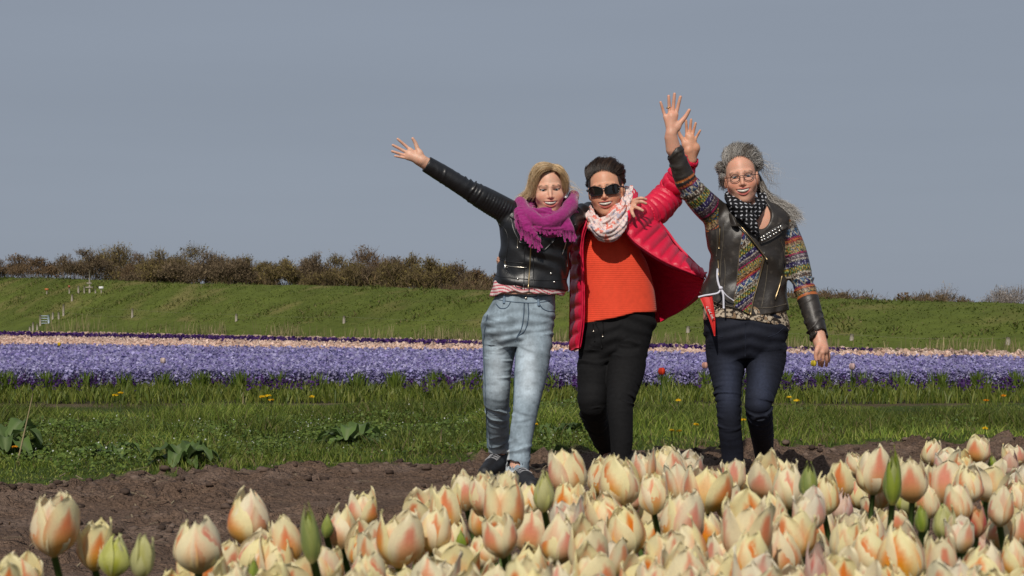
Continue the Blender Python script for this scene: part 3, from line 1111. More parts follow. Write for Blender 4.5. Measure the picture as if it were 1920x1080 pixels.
    # shoes
    for (an, bl, to, so) in ((P(935, 862, 9.42), P(920, 884, 9.25), P(909, 888, 9.14), .022), (P(968, 890, 8.82), P(986, 907, 8.69), P(997, 913, 8.60), .022)):
        S = Sdf()
        fl = lambda v, z: np.array([v[0], v[1], z])
        zg = to[2] - .030
        S.cap(an, fl(an, zg + .045) + [0, .035, 0], .044, .043, .02)
        S.add(Tube([fl(an, zg + .05), fl(bl, zg + .046), fl(to, zg + .036)], [.044, .046, .036], 4), .03)
        S.cap(an + [0, -.01, .01], fl(bl, zg + .06), .045, .034, .03)
        S.cap(an + [0, .004, .04], an, .043, .044, .02)
        S.add(Fn(lambda p, z=zg: z + .016 - p[:, 2], [0] * 3, [0] * 3), .006, 'i')
        o = solid('shoe', S, .0045, M_SHOE, root)
        b = Bag()
        b.tube([an + [0, .004, .10], an + [0, .004, .03], an + [0, -.002, -.01]], .0435, 14)
        b.build('sock', M_BLACKC, root)
        T = Sdf()
        T.add(Tube([fl(an, zg + .012) + [0, .04, 0], fl(an, zg + .012), fl(bl, zg + .011), fl(to, zg + .012) + (to - bl) * [.3, .3, 0]], [.047, .047, .052, .042], 4, flat=((0, 0, 1.0), 2.6)), 0)
        solid('sole', T, .005, M_RUBBER, o)
        b = Bag()
        ax = (bl - an) * [1, 1, 0]
        ax /= np.linalg.norm(ax)
        sd = np.array([-ax[1], ax[0], 0])
        for i in range(5):
            t = i / 4
            c = an + (fl(bl, zg + .06) - an) * (.15 + .75 * t)
            for sg in (-1, 1):
                q0, q1 = c + sd * sg * .034 - ax * .004, c - sd * sg * .034 + ax * .012
                pts = []
                for k in np.linspace(0, 1, 7):
                    v = q0 + (q1 - q0) * k
                    v = v + np.array([0, 0, .07])
                    for _ in range(60):
                        if S.ev(v[None])[0] < .002:
                            break
                        v = v - [0, 0, .002]
                    pts.append(v + [0, 0, .002])
                b.tube(pts, .0017, 4)
        b.build('shoelace', M_LACE, o)
    # scarf
    S = Sdf()
    def loop(cx, cy, a, bb, front, tilt, D0, r, n=14, side=0):
        pts = []
        for i in range(n + 1):
            t = 6.2832 * i / n
            x = cx + a * math.sin(t)
            y = D0 - bb * math.cos(t)
            pz = cy + front * (math.cos(t) * .5 + .5) + tilt * math.sin(t)
            pts.append(np.array([(x - 960) / F * D0, y, CH - (pz - HZ) / F * D0]))
        rf = lambda T, an, p: .007 * np.sin(3 * an + 30 * T + 5 * vnoise(p * 9, 6)) + .0035 * np.sin(9 * an + 8 * T)
        return Tube(pts, [r * (1 + .12 * math.sin(5 * i + side)) for i in range(n + 1)], 3, rfun=rf)
    S.add(loop(1027, 374, 38, .112, 34, 1, 9.0, .033), 0)
    S.add(loop(1026, 388, 42, .13, 34, -5, 9.0, .038, side=1), .006)
    S.add(loop(1025, 395, 41, .14, 36, 3, 8.99, .034, side=2), .006)
    S.add(limb([(1076, 366, 9.06, 9), (1070, 385, 8.95, 13), (1052, 406, 8.87, 12), (1020, 418, 8.84, 12), (990, 402, 8.89, 13), (976, 380, 9.0, 11)], rfun=folds(.003, 4)), .006)
    S.add(limb([(975, 398, 8.9, 11), (981, 422, 8.85, 15), (994, 441, 8.83, 13), (1004, 452, 8.83, 10)], flat=((0, 1.0, 0), 1.9), rfun=folds(.003, 7)), .008)
    S.add(limb([(1056, 412, 8.88, 12), (1064, 428, 8.86, 12), (1068, 436, 8.86, 10)], flat=((0, 1.0, 0), 1.9)), .008)
    sc = solid('scarf', S, .0046, M_WOOL, root)
    b = Bag()
    g = np.random.default_rng(3)
    for (x0, y0, x1, y1, n, ln) in ((974, 428, 1012, 452, 26, 17), (1056, 432, 1079, 436, 18, 17), (968, 402, 974, 420, 8, 8), (1012, 432, 1048, 436, 12, 6)):
        for i in range(n):
            t = g.random()
            x, y = x0 + (x1 - x0) * t, y0 + (y1 - y0) * t + g.normal(0, 2)
            dx = g.normal(2, 2.5)
            l = ln * (.6 + .7 * g.random())
            d = 8.81 + .02 * g.random()
            b.tube(PP([(x, y, d), (x + dx * .4, y + l * .5, d - .005), (x + dx, y + l, d)]), np.array([.0062, .0058, .0045]), 5)
    b.build('fringe', M_WOOL, sc)
    # hair
    pal = [(.30, .18, .085), (.42, .27, .13), (.54, .37, .195), (.66, .48, .28), (.74, .59, .40)]
    C = Sdf()
    C.add(Fn(lambda p: d_ell(H.loc(p), (0, .030, .040), (.0845, .098, .092)) * H.s + .002 * np.sin(vnoise(H.loc(p) * [150, 40, 40], 2) * 8), H.c - .17, H.c + .17), 0)
    C.add(Fn(lambda p: d_ell(H.loc(p), (0, .055, -.01), (.074, .058, .075)) * H.s, H.c - .17, H.c + .17), .03)
    C.add(Fn(lambda p: smax(smax(H.loc(p)[:, 1] + .012, H.loc(p)[:, 2] - .080 - 3 * H.loc(p)[:, 0] ** 2 * 3, .02), np.abs(H.loc(p)[:, 0]) - .066, .02) * H.s, H.c - .2, H.c + .2), .01, 's')
    C.add(Fn(lambda p: (H.loc(p)[:, 1] + .030) * H.s * -1 + 10 * (H.loc(p)[:, 2] > .03), H.c - .2, H.c + .2), .01, 'u') if False else None
    left = [[(.018, -.062, .098), (-.02, -.080, .100), (-.050, -.072, .072), (-.066, -.052, .03), (-.072, -.036, -.010), (-.078, -.02, -.04)],
            [(.018, -.05, .112), (-.025, -.060, .120), (-.060, -.052, .092), (-.075, -.028, .04), (-.080, -.01, -.005), (-.098, .01, -.035)],
            [(.018, -.02, .124), (-.03, -.02, .130), (-.068, -.01, .098), (-.083, .01, .045), (-.090, .02, .002), (-.125, .02, -.028)],
            [(.018, .03, .126), (-.03, .035, .126), (-.072, .04, .088), (-.085, .045, .03), (-.098, .04, -.012), (-.155, .03, -.038)],
            [(.01, .07, .112), (-.04, .080, .100), (-.072, .07, .055), (-.088, .06, .005), (-.115, .045, -.028), (-.165, .02, -.062)]]
    right = [[(.018, -.062, .098), (.044, -.070, .085), (.062, -.054, .052), (.070, -.038, .015), (.074, -.022, -.02)],
             [(.018, -.04, .115), (.052, -.045, .103), (.074, -.03, .062), (.080, -.012, .015), (.080, .0, -.02)],
             [(.018, 0, .124), (.058, 0, .110), (.082, .01, .06), (.088, .02, .01), (.086, .03, -.03)],
             [(.015, .05, .120), (.056, .06, .10), (.082, .065, .05), (.09, .065, .0), (.09, .06, -.035)],
             [(0, .09, .105), (.03, .115, .06), (.04, .12, 0), (.06, .105, -.04)]]
    wisp = [[(-.09, .0, -.01), (-.12, 0, -.045), (-.14, -.02, -.075), (-.11, -.05, -.10)], [(-.1, .02, -.02), (-.16, .02, -.05), (-.155, -.01, -.085), (-.115, -.05, -.115)]]
    fly = [[(.07, .03, .05), (.12, .03, .03), (.135, .03, .0), (.13, .02, -.03)], [(.08, .03, .0), (.13, .02, -.03), (.175, .0, -.05), (.19, 0, -.06)]]
    hair_part(H, C, .0042, [(left, 1900, .0010, .008, .005), (right, 1300, .0010, .007, .004), (wisp, 260, .0010, .012, .006), (fly, 24, .0007, .014, .006)], M_HAIR, root, pal, 11)
    b = Bag()
    b.ball(H.world((.081, -.004, -.040)), .0075)
    b.build('earring', M_PEARL, root)
    return root

# ------------------------------------------------------------------ person in the red coat
def person_two():
    D = 9.2
    root = empty('person', (P(1160, 900, 9.2)[0], 9.2, 0.0), 'person in long red quilted coat, orange sweater and sunglasses, hand raised', 'person', 'people waving beside the tulips')
    H = Head(P(1136, 356, 9.08), 1.17, rot(-9, 4, -6), wide=1.0, smile=1.0, jaw=1.05)
    arm_l = [(1196, 408, 9.22, 27), (1222, 398, 9.30, 29), (1254, 366, 9.42, 27), (1272, 335, 9.36, 24), (1301, 278, 9.295, 17)]
    arm_r = [(1098, 412, 9.26, 26), (1076, 430, 9.33, 24), (1040, 455, 9.38, 20), (1000, 475, 9.36, 18), (958, 489, 9.24, 14)]
    torso = [(425, 1110, 1168, .085), (438, 1098, 1190, .11), (455, 1091, 1196, .13), (475, 1089, 1205, .142), (492, 1088, 1214, .148), (530, 1090, 1226, .145), (570, 1091, 1231, .142), (615, 1091, 1234, .145)]
    up = [(385, 1112, 1165, .07, .02), (398, 1095, 1196, .09, .02), (425, 1092, 1196, .11, .01)]
    legr = [(1122, 625, 9.2, 35), (1119, 655, 9.2, 34), (1115, 690, 9.2, 33), (1112, 725, 9.18, 29.5), (1111, 758, 9.16, 27), (1121, 800, 9.34, 22.5), (1140, 848, 9.58, 15.5)]
    legl = [(1186, 625, 9.19, 36.5), (1178, 655, 9.17, 37), (1174, 690, 9.15, 36), (1168, 725, 9.1, 31), (1163, 762, 9.04, 25), (1165, 810, 9.02, 22), (1166, 860, 9.02, 20), (1166, 893, 9.02, 20)]
    S = Sdf()
    S.add(H.prim(), 0)
    S.cap(H.world((0, .03, -.06)), P(1136, 425, 9.14), .058, .068, .02)
    S.add(Loft(stations(up + torso[1:], D), -.036), .03)
    for rows, f in ((arm_l, .7), (arm_r, .7), (legr, .8), (legl, .8)):
        S.add(limb(thin(rows, f)), .02)
    S.cap(P(1142, 850, 9.6), P(1140, 868, 9.42), .034, .03, .02)
    S.cap(P(1166, 893, 9.02), P(1163, 905, 8.86), .036, .03, .02)
    w = hand(S, (1291, 284), [(1286, 227), (1295.5, 225), (1304, 231.5), (1312.5, 245)], (1271.5, 245), 9.28, 1.0, .008)
    S.cap(P(1295, 300, 9.30), w, .032, .026, .012)
    # finger tips round the neighbour's waist
    for i, (y, x) in enumerate(((484, 934.5), (488.5, 933.5), (493, 934.5))):
        finger(S, [P(956, 489, 9.22), P(943, y, 9.14), P(x, y, 9.06), P(x + 3, y + 1, 8.985)], .010, .008, .006)
    solid('body', S, .0034, M_SKIN, root, lambda V: H.paint(V, (.64, .32, .20), (.42, .085, .07), (.05, .03, .02), .9, age=.25), (1.0, 2.4))
    H.eyes(root, M_EYE, (.08, .06, .04))
    H.teeth(root, M_TEETH)
    # sweater
    S = Sdf()
    S.add(Loft(stations(up[1:] + torso, D), -.004, rfun=lambda z, a, p: .005 * np.sin(a * 5 + z * 8 + 3 * vnoise(p * 5, 2)) * sstep(1.2, .9, z)), 0)
    sw = Sdf()
    sw.prims = list(S.prims)
    S.add(Fn(lambda p: np.interp(p[:, 0], [P(1092, 0, D)[0], P(1150, 0, D)[0], P(1190, 0, D)[0], P(1232, 0, D)[0]], [P(0, 607, D)[2], P(0, 596, D)[2], P(0, 586, D)[2], P(0, 585, D)[2]]) - p[:, 2], [0] * 3, [0] * 3), .006, 'i')
    S.add(Loft(stations(torso[3:], D), -.016, ext=.05), .004, 's')
    solid('sweater', S, .0055, M_KNIT, root)
    # trousers
    S = Sdf()
    hip = [(560, 1100, 1222, .115), (585, 1099, 1226, .118), (606, 1093, 1231, .122), (630, 1090, 1220, .13), (655, 1100, 1200, .115), (675, 1118, 1178, .085)]
    crease = fold_at([(.12, .08, .005, 12), (.55, .14, .005, 12), (.9, .1, .005, 12)])
    S.add(Loft(stations(hip, 9.2), ex=2.3, rfun=lambda z, a, p: .004 * np.sin(z * 90 + 5 * np.abs(a))), 0)
    S.add(limb(legr, rfun=crease), .03)
    S.add(limb(legl, rfun=crease), .007)
    tr = Sdf()
    tr.prims = list(S.prims)
    solid('trousers', S, .0052, M_BLACKC, root)
    for rows in ([(1112, 608), (1112, 622), (1115, 640)], [(1130, 604), (1131, 616), (1130, 628)], [(1117, 606), (1124, 622), (1128, 652)]):
        b = Bag()
        q = laid(tr, rows, 8.9, 9.3, .006)
        b.tube(q, .0035, 5)
        b.build('drawstring', M_BLACKC, root)
    for (x, y) in ((1113, 617), (1130, 627)):
        b = Bag()
        q = tr.hit(x, y, 8.9, 9.3, .009)
        b.tube([q, q - [0, 0, .014]], .0045, 6)
        b.build('cord_end', M_METAL, root)
    # shoes
    for (an, to) in ((P(1144, 850, 9.62), P(1141, 866, 9.46)), (P(1166, 893, 9.02), P(1162, 908, 8.84))):
        S = Sdf()
        S.cap(an + [0, .02, -.01], an + [0, .03, -.045], .043, .042, .02)
        S.cap(an + [0, 0, -.03], to, .042, .036, .03)
        S.cap(an + [0, .01, .05], an, .040, .043, .02)
        S.add(Fn(lambda p, z=to[2] - .028: z - p[:, 2], [0] * 3, [0] * 3), .006, 'i')
        o = solid('shoe', S, .005, M_SHOE, root)
        b = Bag()
        b.tube([an + [0, .01, .08], an + [0, .01, .02], an + [0, 0, -.02]], .0395, 14)
        b.build('sock', M_BLACKC, root)
        b = Bag()
        for i in range(4):
            c = an + (to - an) * (.1 + .2 * i)
            b.tube([c + [-.028, -.02, .022], c + [0, -.034, .034], c + [.028, -.024, .022]], .003, 4)
        b.build('shoelace', M_LACE, o)
    # coat: sleeves and shoulders
    puff = lambda n, amp=.012: (lambda T, a, p: amp * np.abs(np.sin(3.1416 * (T * n + .10 * np.cos(a)))) ** .6 - amp * .5 + .002 * np.sin(a * 5 + 9 * vnoise(p * 14, 7)))
    S = Sdf()
    ys = [(378, 1118, 1166, .085, .03), (392, 1094, 1200, .11, .03), (412, 1084, 1210, .135, .02), (445, 1080, 1212, .15, .015), (480, 1079, 1218, .16, .015)]
    S.add(Loft(stations(ys, 9.22), 0, rfun=lambda z, a, p: .007 * np.abs(np.sin(z * 3.14 / .052)) ** .6), 0)
    S.add(limb(arm_l, rfun=puff(13)), .03)
    S.add(limb(arm_r, rfun=puff(13)), .03)
    wedge_l = [(300, 1096), (395, 1098), (420, 1092), (450, 1084), (560, 1080)]
    wedge_r = [(300, 1176), (395, 1172), (420, 1172), (450, 1188), (480, 1228), (560, 1300)]
    def wedge(p):
        x, y = px_of(p)
        l = np.interp(y, *zip(*wedge_l))
        r = np.interp(y, *zip(*wedge_r))
        return np.maximum(np.maximum(l - x, x - r) * D / F, (p[:, 1] - 9.27))
    S.add(Fn(wedge, P(1080, 560, 9) - .3, P(1300, 290, 9) + .3), .008, 's')
    S.add(Loft(stations(up + torso, D), -.002), .004, 's')
    cut_end(S, P(1295, 293, 9.30), P(1306, 262, 9.285), .1)
    S.cap(P(1293, 305, 9.305), P(1302, 270, 9.28), .038, .042, .004, 's')
    V, Q = S.mesh(.005)
    bag = Bag()
    bag.add(V, Q)
    # front panels and lining
    amp = .017
    quilt = lambda n, sl=0.0: (lambda U, W: amp * np.abs(np.sin(3.1416 * (W * n + sl * U))) ** .55 * np.minimum(1, 8 * U * (1 - U) + .1) + .002 * np.sin(U * 9 + W * 13))
    fr = PP([(1173, 372, 9.12), (1168, 398, 9.03), (1168, 420, 8.99), (1187, 450, 8.97), (1227, 479, 8.94), (1263, 498, 8.93), (1318, 520, 8.92)])
    out = PP([(1192, 362, 9.22), (1204, 385, 9.18), (1222, 404, 9.2), (1246, 432, 9.22), (1264, 458, 9.2), (1293, 486, 9.14), (1323, 515, 9.0)])
    V, f, u, v = sheet(fr, out, .016, quilt(12, 1.6), 40, 120, .035)
    bag.add(V, f)
    lo = PP([(1196, 606, 9.36), (1233, 605, 9.34), (1250, 596, 9.3), (1268, 587, 9.24), (1290, 571, 9.15), (1311, 552, 9.06)])
    hi = PP([(1180, 448, 9.30), (1205, 470, 9.29), (1240, 492, 9.24), (1270, 504, 9.17), (1298, 516, 9.06), (1319, 525, 8.95)])
    V, f, u, v = sheet(lo, hi, .016, lambda U, W: .004 * np.abs(np.sin(3.14 * U * 7)) ** .6 + .008 * np.sin(W * 9 + U * 3), 40, 60, -.03)
    bag.add(V, f)
    bk = PP([(1100, 440, 9.38), (1098, 520, 9.40), (1096, 600, 9.40), (1094, 650, 9.4)])
    b2 = PP([(1215, 440, 9.36), (1222, 500, 9.38), (1215, 560, 9.40), (1200, 606, 9.38)])
    V, f, u, v = sheet(bk, b2, .016, quilt(6), 20, 40)
    bag.add(V, f)
    # outer shell behind the lining up to the shoulder
    V, f, u, v = sheet(PP([(1206, 420, 9.36), (1240, 455, 9.33), (1268, 480, 9.27), (1300, 505, 9.14), (1321, 520, 9.0)]), PP([(1224, 405, 9.22), (1249, 434, 9.23), (1268, 460, 9.21), (1294, 487, 9.15), (1323, 515, 9.01)]), .014, None, 8, 30)
    bag.add(V, f)
    fl = PP([(1108, 398, 9.05), (1098, 420, 9.03), (1090, 450, 9.035), (1089, 490, 9.04), (1092, 545, 9.05), (1091, 600, 9.06), (1084, 652, 9.09)])
    ol = PP([(1090, 396, 9.2), (1076, 430, 9.22), (1073, 480, 9.24), (1072, 540, 9.26), (1071, 600, 9.26), (1071, 658, 9.22)])
    V, f, u, v = sheet(ol, fl, .014, quilt(10, .15), 20, 90, .012)
    bag.add(V, f)
    V, f, u, v = sheet(PP([(1073, 450, 9.25), (1072, 540, 9.28), (1071, 657, 9.24)]), PP([(1096, 450, 9.38), (1096, 560, 9.40), (1094, 650, 9.4)]), .014, None, 8, 20)
    bag.add(V, f)
    coat = bag.build('coat', M_PUFF, root)
    b = Bag()
    b.tube(resample(fr + [0, -.006, 0], 40), .0065, 6)
    b.tube(resample(fl + [0, -.006, 0], 40), .0055, 6)
    b.build('front_band', M_PUFF, coat)
    # standing collar
    V, f, u, v = sheet(PP([(1166, 362, 9.25), (1178, 366, 9.14), (1178, 390, 9.05), (1171, 412, 8.985)]), PP([(1180, 352, 9.28), (1194, 362, 9.17), (1187, 392, 9.06), (1177, 418, 8.985)]), .02, quilt(3), 12, 24, .02)
    mk('collar', V, f, M_PUFF, coat)
    # printed scarf
    S = Sdf()
    rf = lambda T, a, p: .006 * np.sin(4 * a + 25 * T + 6 * vnoise(p * 10, 3)) + .003 * np.sin(11 * a)
    S.add(limb([(1180, 356, 9.2, 8), (1176, 372, 9.10, 11), (1165, 392, 9.01, 13), (1150, 408, 8.965, 13), (1136, 418, 8.96, 11), (1122, 420, 8.97, 9)], rfun=rf), 0)
    S.add(limb([(1172, 395, 9.04, 10), (1164, 418, 8.97, 13), (1148, 434, 8.95, 15), (1130, 437, 8.95, 15), (1117, 424, 8.97, 13), (1108, 406, 9.04, 9), (1106, 392, 9.12, 7)], rfun=rf), .006)
    S.add(limb([(1160, 426, 8.97, 9), (1142, 441, 8.945, 9), (1126, 437, 8.95, 10), (1113, 414, 8.99, 9)], rfun=rf), .005)
    def print_(V):
        n = fbm(V, 30, 3, 21)
        n2 = fbm(V + 3, 70, 2, 8)
        C = np.where((n > .55)[:, None], (.70, .20, .15), (.74, .62, .59))
        C = np.where(((n < .47) & (n2 > .57))[:, None], (.40, .36, .42), C)
        C = np.where(((n2 > .47) & (n2 < .53))[:, None], (.72, .42, .38), C)
        return C
    solid('scarf', S, .0042, M_SCARFC, root, print_)
    # hair
    pal = [(.030, .016, .010), (.045, .024, .014), (.020, .011, .008), (.075, .040, .022)]
    C = Sdf()
    C.add(Fn(lambda p: d_ell(H.loc(p), (0, .028, .038), (.0825, .096, .089)) * H.s, H.c - .17, H.c + .17), 0)
    C.add(Fn(lambda p: smax(H.loc(p)[:, 1] + .012 + 5 * H.loc(p)[:, 0] ** 2, H.loc(p)[:, 2] - .072, .02) * H.s, H.c - .2, H.c + .2), .01, 's')
    C.add(Fn(lambda p: smax(-.02 - .25 * H.loc(p)[:, 1] - H.loc(p)[:, 2], -1, .01) * -H.s, H.c - .2, H.c + .2), .01, 's')
    top = [[sk(f * .9 - 5, 36 - abs(f) * .12, .004), sk(f - 1, 50, .015), sk(f * .94 + 8, 76, .024), sk(f * .9 + 12, 106, .022), sk(f * .9 + 8, 140, .014), sk(f * .9, 168, .010)] for f in (-60, -56, -42, -26, -8, 10, 28, 44, 58)]
    sl = [[sk(-52, 33, .005), sk(-60, 48, .009), sk(-66, 80, .010), sk(-66, 120, .009), sk(-50, 160, .010)], [sk(-62, 25, .004), sk(-74, 45, .007), sk(-78, 90, .008), sk(-74, 135, .007), sk(-50, 175, .008)],
          [sk(-78, 10, .003), sk(-84, 30, .006), sk(-88, 90, .007), sk(-80, 150, .010), sk(-50, 190, .006)], [sk(-82, -25, .003), sk(-88, -10, .006), sk(-88, 180, .012), sk(-75, 190, .008), sk(-50, 200, .006)]]
    sr = [[(-a, b, c) for (a, b, c) in g] for g in sl]
    hair_part(H, C, .0042, [(top, 1900, .0010, .007, .004), (sl, 900, .0010, .006, .003), (sr, 900, .0010, .006, .003)], M_HAIR, root, pal, 31)
    # sunglasses
    G = empty('sunglasses', H.world((0, -.1, .002)))
    G.parent = root
    G.matrix_parent_inverse = root.matrix_basis.inverted()
    def on_face(x, z, o=0.0):
        return (x, -.1005 + 5.2 * x * x + o, z)
    for m_ in (-1, 1):
        a = np.linspace(0, 2 * math.pi, 25)[:-1]
        rim = [(m_ * (.0365 + .0320 * math.copysign(abs(math.cos(t)) ** .6, math.cos(t))), -.003 + (.0215 - .003 * (math.cos(t) < 0)) * math.copysign(abs(math.sin(t)) ** .7, math.sin(t)) + .003 * math.cos(t)) for t in a]
        V, fs = [], []
        for k in np.linspace(0, 1, 6):
            V += [on_face(m_ * .0355 + (x - m_ * .0355) * k, -.003 + (z + .003) * k) for x, z in rim]
        n = len(a)
        i, j = np.meshgrid(np.arange(5), np.arange(n), indexing='ij')
        f = np.stack([i * n + j, i * n + (j + 1) % n, (i + 1) * n + (j + 1) % n, (i + 1) * n + j], -1).reshape(-1, 4)
        V = np.array(V)
        V = np.vstack([V, V + [0, .0025, 0]])
        mk('lens', H.world(V), np.vstack([f, f[:, ::-1] + 6 * n]), M_LENS, G)
        b = Bag()
        q = np.array([on_face(x, z, -.0008) for x, z in rim + rim[:1]])
        b.tube(H.world(q), .0034, 6)
        b.tube(H.world([on_face(m_ * .066, .006), (m_ * .079, -.055, .006), (m_ * .082, -.01, .003)]), .0055, 6)
        b.build('frame', M_FRAME, G)
    b = Bag()
    b.tube(H.world([on_face(-.009, .003, -.002), on_face(0, .006, -.003), on_face(.009, .003, -.002)]), .004, 6)
    b.build('bridge', M_FRAME, G)
    return root

# ------------------------------------------------------------------ embroidery of the third jacket
def ethnic(u, v):
    C = ethnic_raw(u * 1.25, v * 1.25) * .74
    h = hash3(np.floor(u / .0042).astype(int) + 700, np.floor(v / .0042).astype(int) + 300, np.zeros(len(u), int), 14)
    C = np.where((h > .70)[:, None], C * .22, C)
    return np.where((np.mod(v * 1.25, .031) < .0035)[:, None], (.015, .013, .013), C)

def ethnic_raw(u, v):
    """Woven bands; u across and v along, in metres."""
    C = np.zeros((len(u), 3))
    bands = [(.016, 'o'), (.012, 'r'), (.05, 'z'), (.026, 'd'), (.012, 'w'), (.044, 'k'), (.034, 'n'), (.008, 'w'), (.030, 'm'), (.010, 'p'), (.046, 'x'), (.022, 'g')]
    tot = sum(b[0] for b in bands)
    vv = np.mod(v, tot)
    h = hash3(np.floor(u / .006).astype(int) + 500, np.floor(v / .006).astype(int) + 900, np.zeros(len(u), int), 4)
    s = 0
    for (w, k) in bands:
        m = (vv >= s) & (vv < s + w)
        t = (vv - s) / w
        if k == 'o': c = np.where((t > .5)[:, None], (.50, .17, .03), (.40, .05, .03))
        elif k == 'r': c = np.tile((.34, .025, .07), (len(u), 1))
        elif k == 'z':
            z = np.abs(np.mod(u / .06, 1) - .5) * 2
            c = np.where((np.abs(t - z) < .17)[:, None], (.62, .56, .45), np.where((t > z)[:, None], (.045, .13, .26), (.06, .06, .22)))
            c = np.where(((h > .78) & (np.abs(t - z) > .17))[:, None], (.40, .50, .55), c)
        elif k == 'd': c = np.where((h > .62)[:, None], (.60, .55, .46), (.10, .05, .03))
        elif k == 'w': c = np.where((h > .4)[:, None], (.55, .50, .42), (.32, .26, .2))
        elif k == 'k':
            z = np.abs(np.mod(u / .03 + .5 * np.floor(t * 3), 1) - .5) * 2
            c = np.where((z > .66)[:, None], (.48, .34, .05), np.where((z > .36)[:, None], (.02, .02, .02), (.12, .24, .06)))
            c = np.where(((z < .2) & (h > .4))[:, None], (.42, .48, .34), c)
        elif k == 'n': c = np.where((h > .80)[:, None], (.50, .50, .60), (.035, .022, .11))
        elif k == 'm': c = np.where((np.mod(t * 3, 1) < .18)[:, None], (.42, .36, .38), (.085, .05, .075))
        elif k == 'p': c = np.tile((.38, .02, .10), (len(u), 1))
        elif k == 'x':
            z = np.mod(u / .013 + np.abs(t - .5) * 1.6, 1)
            c = np.where((z > .6)[:, None], (.50, .20, .03), np.where((z > .3)[:, None], (.12, .26, .05), (.45, .42, .22)))
            c = np.where((h > .86)[:, None], (.05, .15, .3), c)
        else: c = np.where((h > .5)[:, None], (.46, .33, .17), (.20, .10, .05))
        C = np.where(m[:, None], c, C)
        s += w
    return C

# ------------------------------------------------------------------ person in the embroidered jacket
def person_three():
    D = 8.6
    root = empty('person', (P(1400, 920, 8.6)[0], 8.6, 0.0), 'person with long grey hair, glasses and brown leather jacket with woven panels', 'person', 'people waving beside the tulips')
    H = Head(P(1389.5, 333, 8.56), 1.12, rot(-6, 2, -7), wide=.95, smile=1.15, jaw=.96)
    arm_r = [(1352, 410, 8.6, 27), (1322, 384, 8.55, 26), (1291, 348, 8.5, 22), (1274, 310, 8.47, 18), (1258, 258, 8.44, 16)]
    arm_l = [(1468, 424, 8.63, 24), (1489, 470, 8.6, 22.5), (1504, 525, 8.57, 21), (1520, 578, 8.52, 19.5), (1541, 654, 8.43, 17)]
    torso = [(372, 1378, 1436, .075), (388, 1358, 1462, .095), (405, 1338, 1482, .115), (425, 1325, 1484, .128), (455, 1328, 1478, .142), (490, 1333, 1474, .136), (520, 1326, 1474, .130), (552, 1314, 1476, .138), (600, 1311, 1479, .145)]
    legr = [(1362, 615, 8.62, 39), (1362, 640, 8.62, 39.5), (1362, 672, 8.62, 37), (1363.5, 715, 8.58, 28.5), (1366, 758, 8.54, 24), (1368, 800, 8.55, 22), (1373, 845, 8.6, 21), (1374, 885, 8.62, 19.5), (1375, 918, 8.64, 18)]
    legl = [(1434, 615, 8.6, 41), (1434, 640, 8.6, 41.5), (1435, 672, 8.6, 38.5), (1431, 715, 8.55, 31), (1422.5, 758, 8.48, 26), (1427, 800, 8.6, 23), (1432, 845, 8.85, 18.5), (1436, 882, 9.0, 16.5)]
    S = Sdf()
    S.add(H.prim(), 0)
    S.cap(H.world((0, .03, -.06)), P(1402, 405, 8.62), .052, .062, .02)
    S.add(Loft(stations(torso, D), -.020), .03)
    S.ell(P(1428, 422, 8.53), (.055, .04, .06), .03)
    for rows, f in ((arm_r, .74), (arm_l, .74), (legr, .85), (legl, .85)):
        S.add(limb(thin(rows, f)), .02)
    S.cap(P(1375, 918, 8.64), P(1373, 926, 8.5), .034, .03, .02)
    S.cap(P(1436, 885, 9.02), P(1436, 905, 8.9), .034, .03, .02)
    w = hand(S, (1258.5, 252), [(1275.5, 182), (1264.5, 176.5), (1253.5, 180.5), (1238.5, 192)], (1292, 207), 8.43, 1.03, .006)
    S.cap(P(1261, 280, 8.45), w, .033, .027, .012)
    # the hanging hand
    w = P(1538, 638, 8.45)
    c = P(1542, 655, 8.43)
    S.cap(P(1535, 628, 8.46), w, .028, .025, .012)
    for (k, mm, t) in (((1536, 660, 8.40), (1535.5, 673, 8.40), (1536.5, 684, 8.43)), ((1542, 661, 8.40), (1543, 675, 8.41), (1541, 686, 8.45)), ((1547, 660, 8.42), (1550, 674, 8.43), (1549.5, 685.5, 8.46)), ((1551, 657, 8.45), (1554, 668, 8.46), (1553.5, 677, 8.48))):
        kk = P(*k)
        S.add(Tube([w, (w + kk) / 2, kk], [.018, .0135, .011], 3), .014)
        finger(S, [kk, P(*mm), P(*t)], .0100, .0075, .004)
    S.add(Tube(PP([(1537, 646, 8.42), (1532, 656, 8.39), (1529.5, 667, 8.39), (1530.5, 675, 8.39)]), [.016, .0125, .010, .0078], 3), .010)
    solid('body', S, .0034, M_SKIN, root, lambda V: H.paint(V, (.65, .34, .235), (.44, .10, .085), (.16, .10, .07), .75, .85, age=.3), (.62, 2.4))
    H.eyes(root, M_EYE, (.05, .065, .09))
    H.teeth(root, M_TEETH)
    b = Bag()
    a = np.linspace(0, 6.2832, 16)
    rc = P(1253.3, 202, 8.432)
    b.tube(np.stack([rc[0] + .0102 * np.cos(a), rc[1] + .0102 * np.sin(a), rc[2] + 0 * a + .002 * np.cos(a)], 1), .0022, 5)
    b.build('ring', M_GOLD, root)
    # jacket
    S = Sdf()
    S.add(Loft(stations(torso, D), 0, rfun=lambda z, a, p: .007 * (fbm(p * [1.2, 1, .7], 11, 2, 14) - .5) * 2 + .004 * np.sin(vnoise(p * 8, 19) * 9 + z * 30 - 30 * p[:, 0])), 0)
    ta = limb(arm_r, rfun=fold_at([(.47, .08, .0025, 12), (.8, .15, .003, 10)]))
    tb = limb(arm_l, rfun=fold_at([(.48, .08, .004, 12), (.85, .16, .0045, 15)]))
    jk = Sdf()
    jk.prims = list(S.prims)
    jk.add(ta, .035)
    jk.add(tb, .035)
    jk.ell(P(1428, 392, 8.46), (.06, .10, .10), .012, 's')
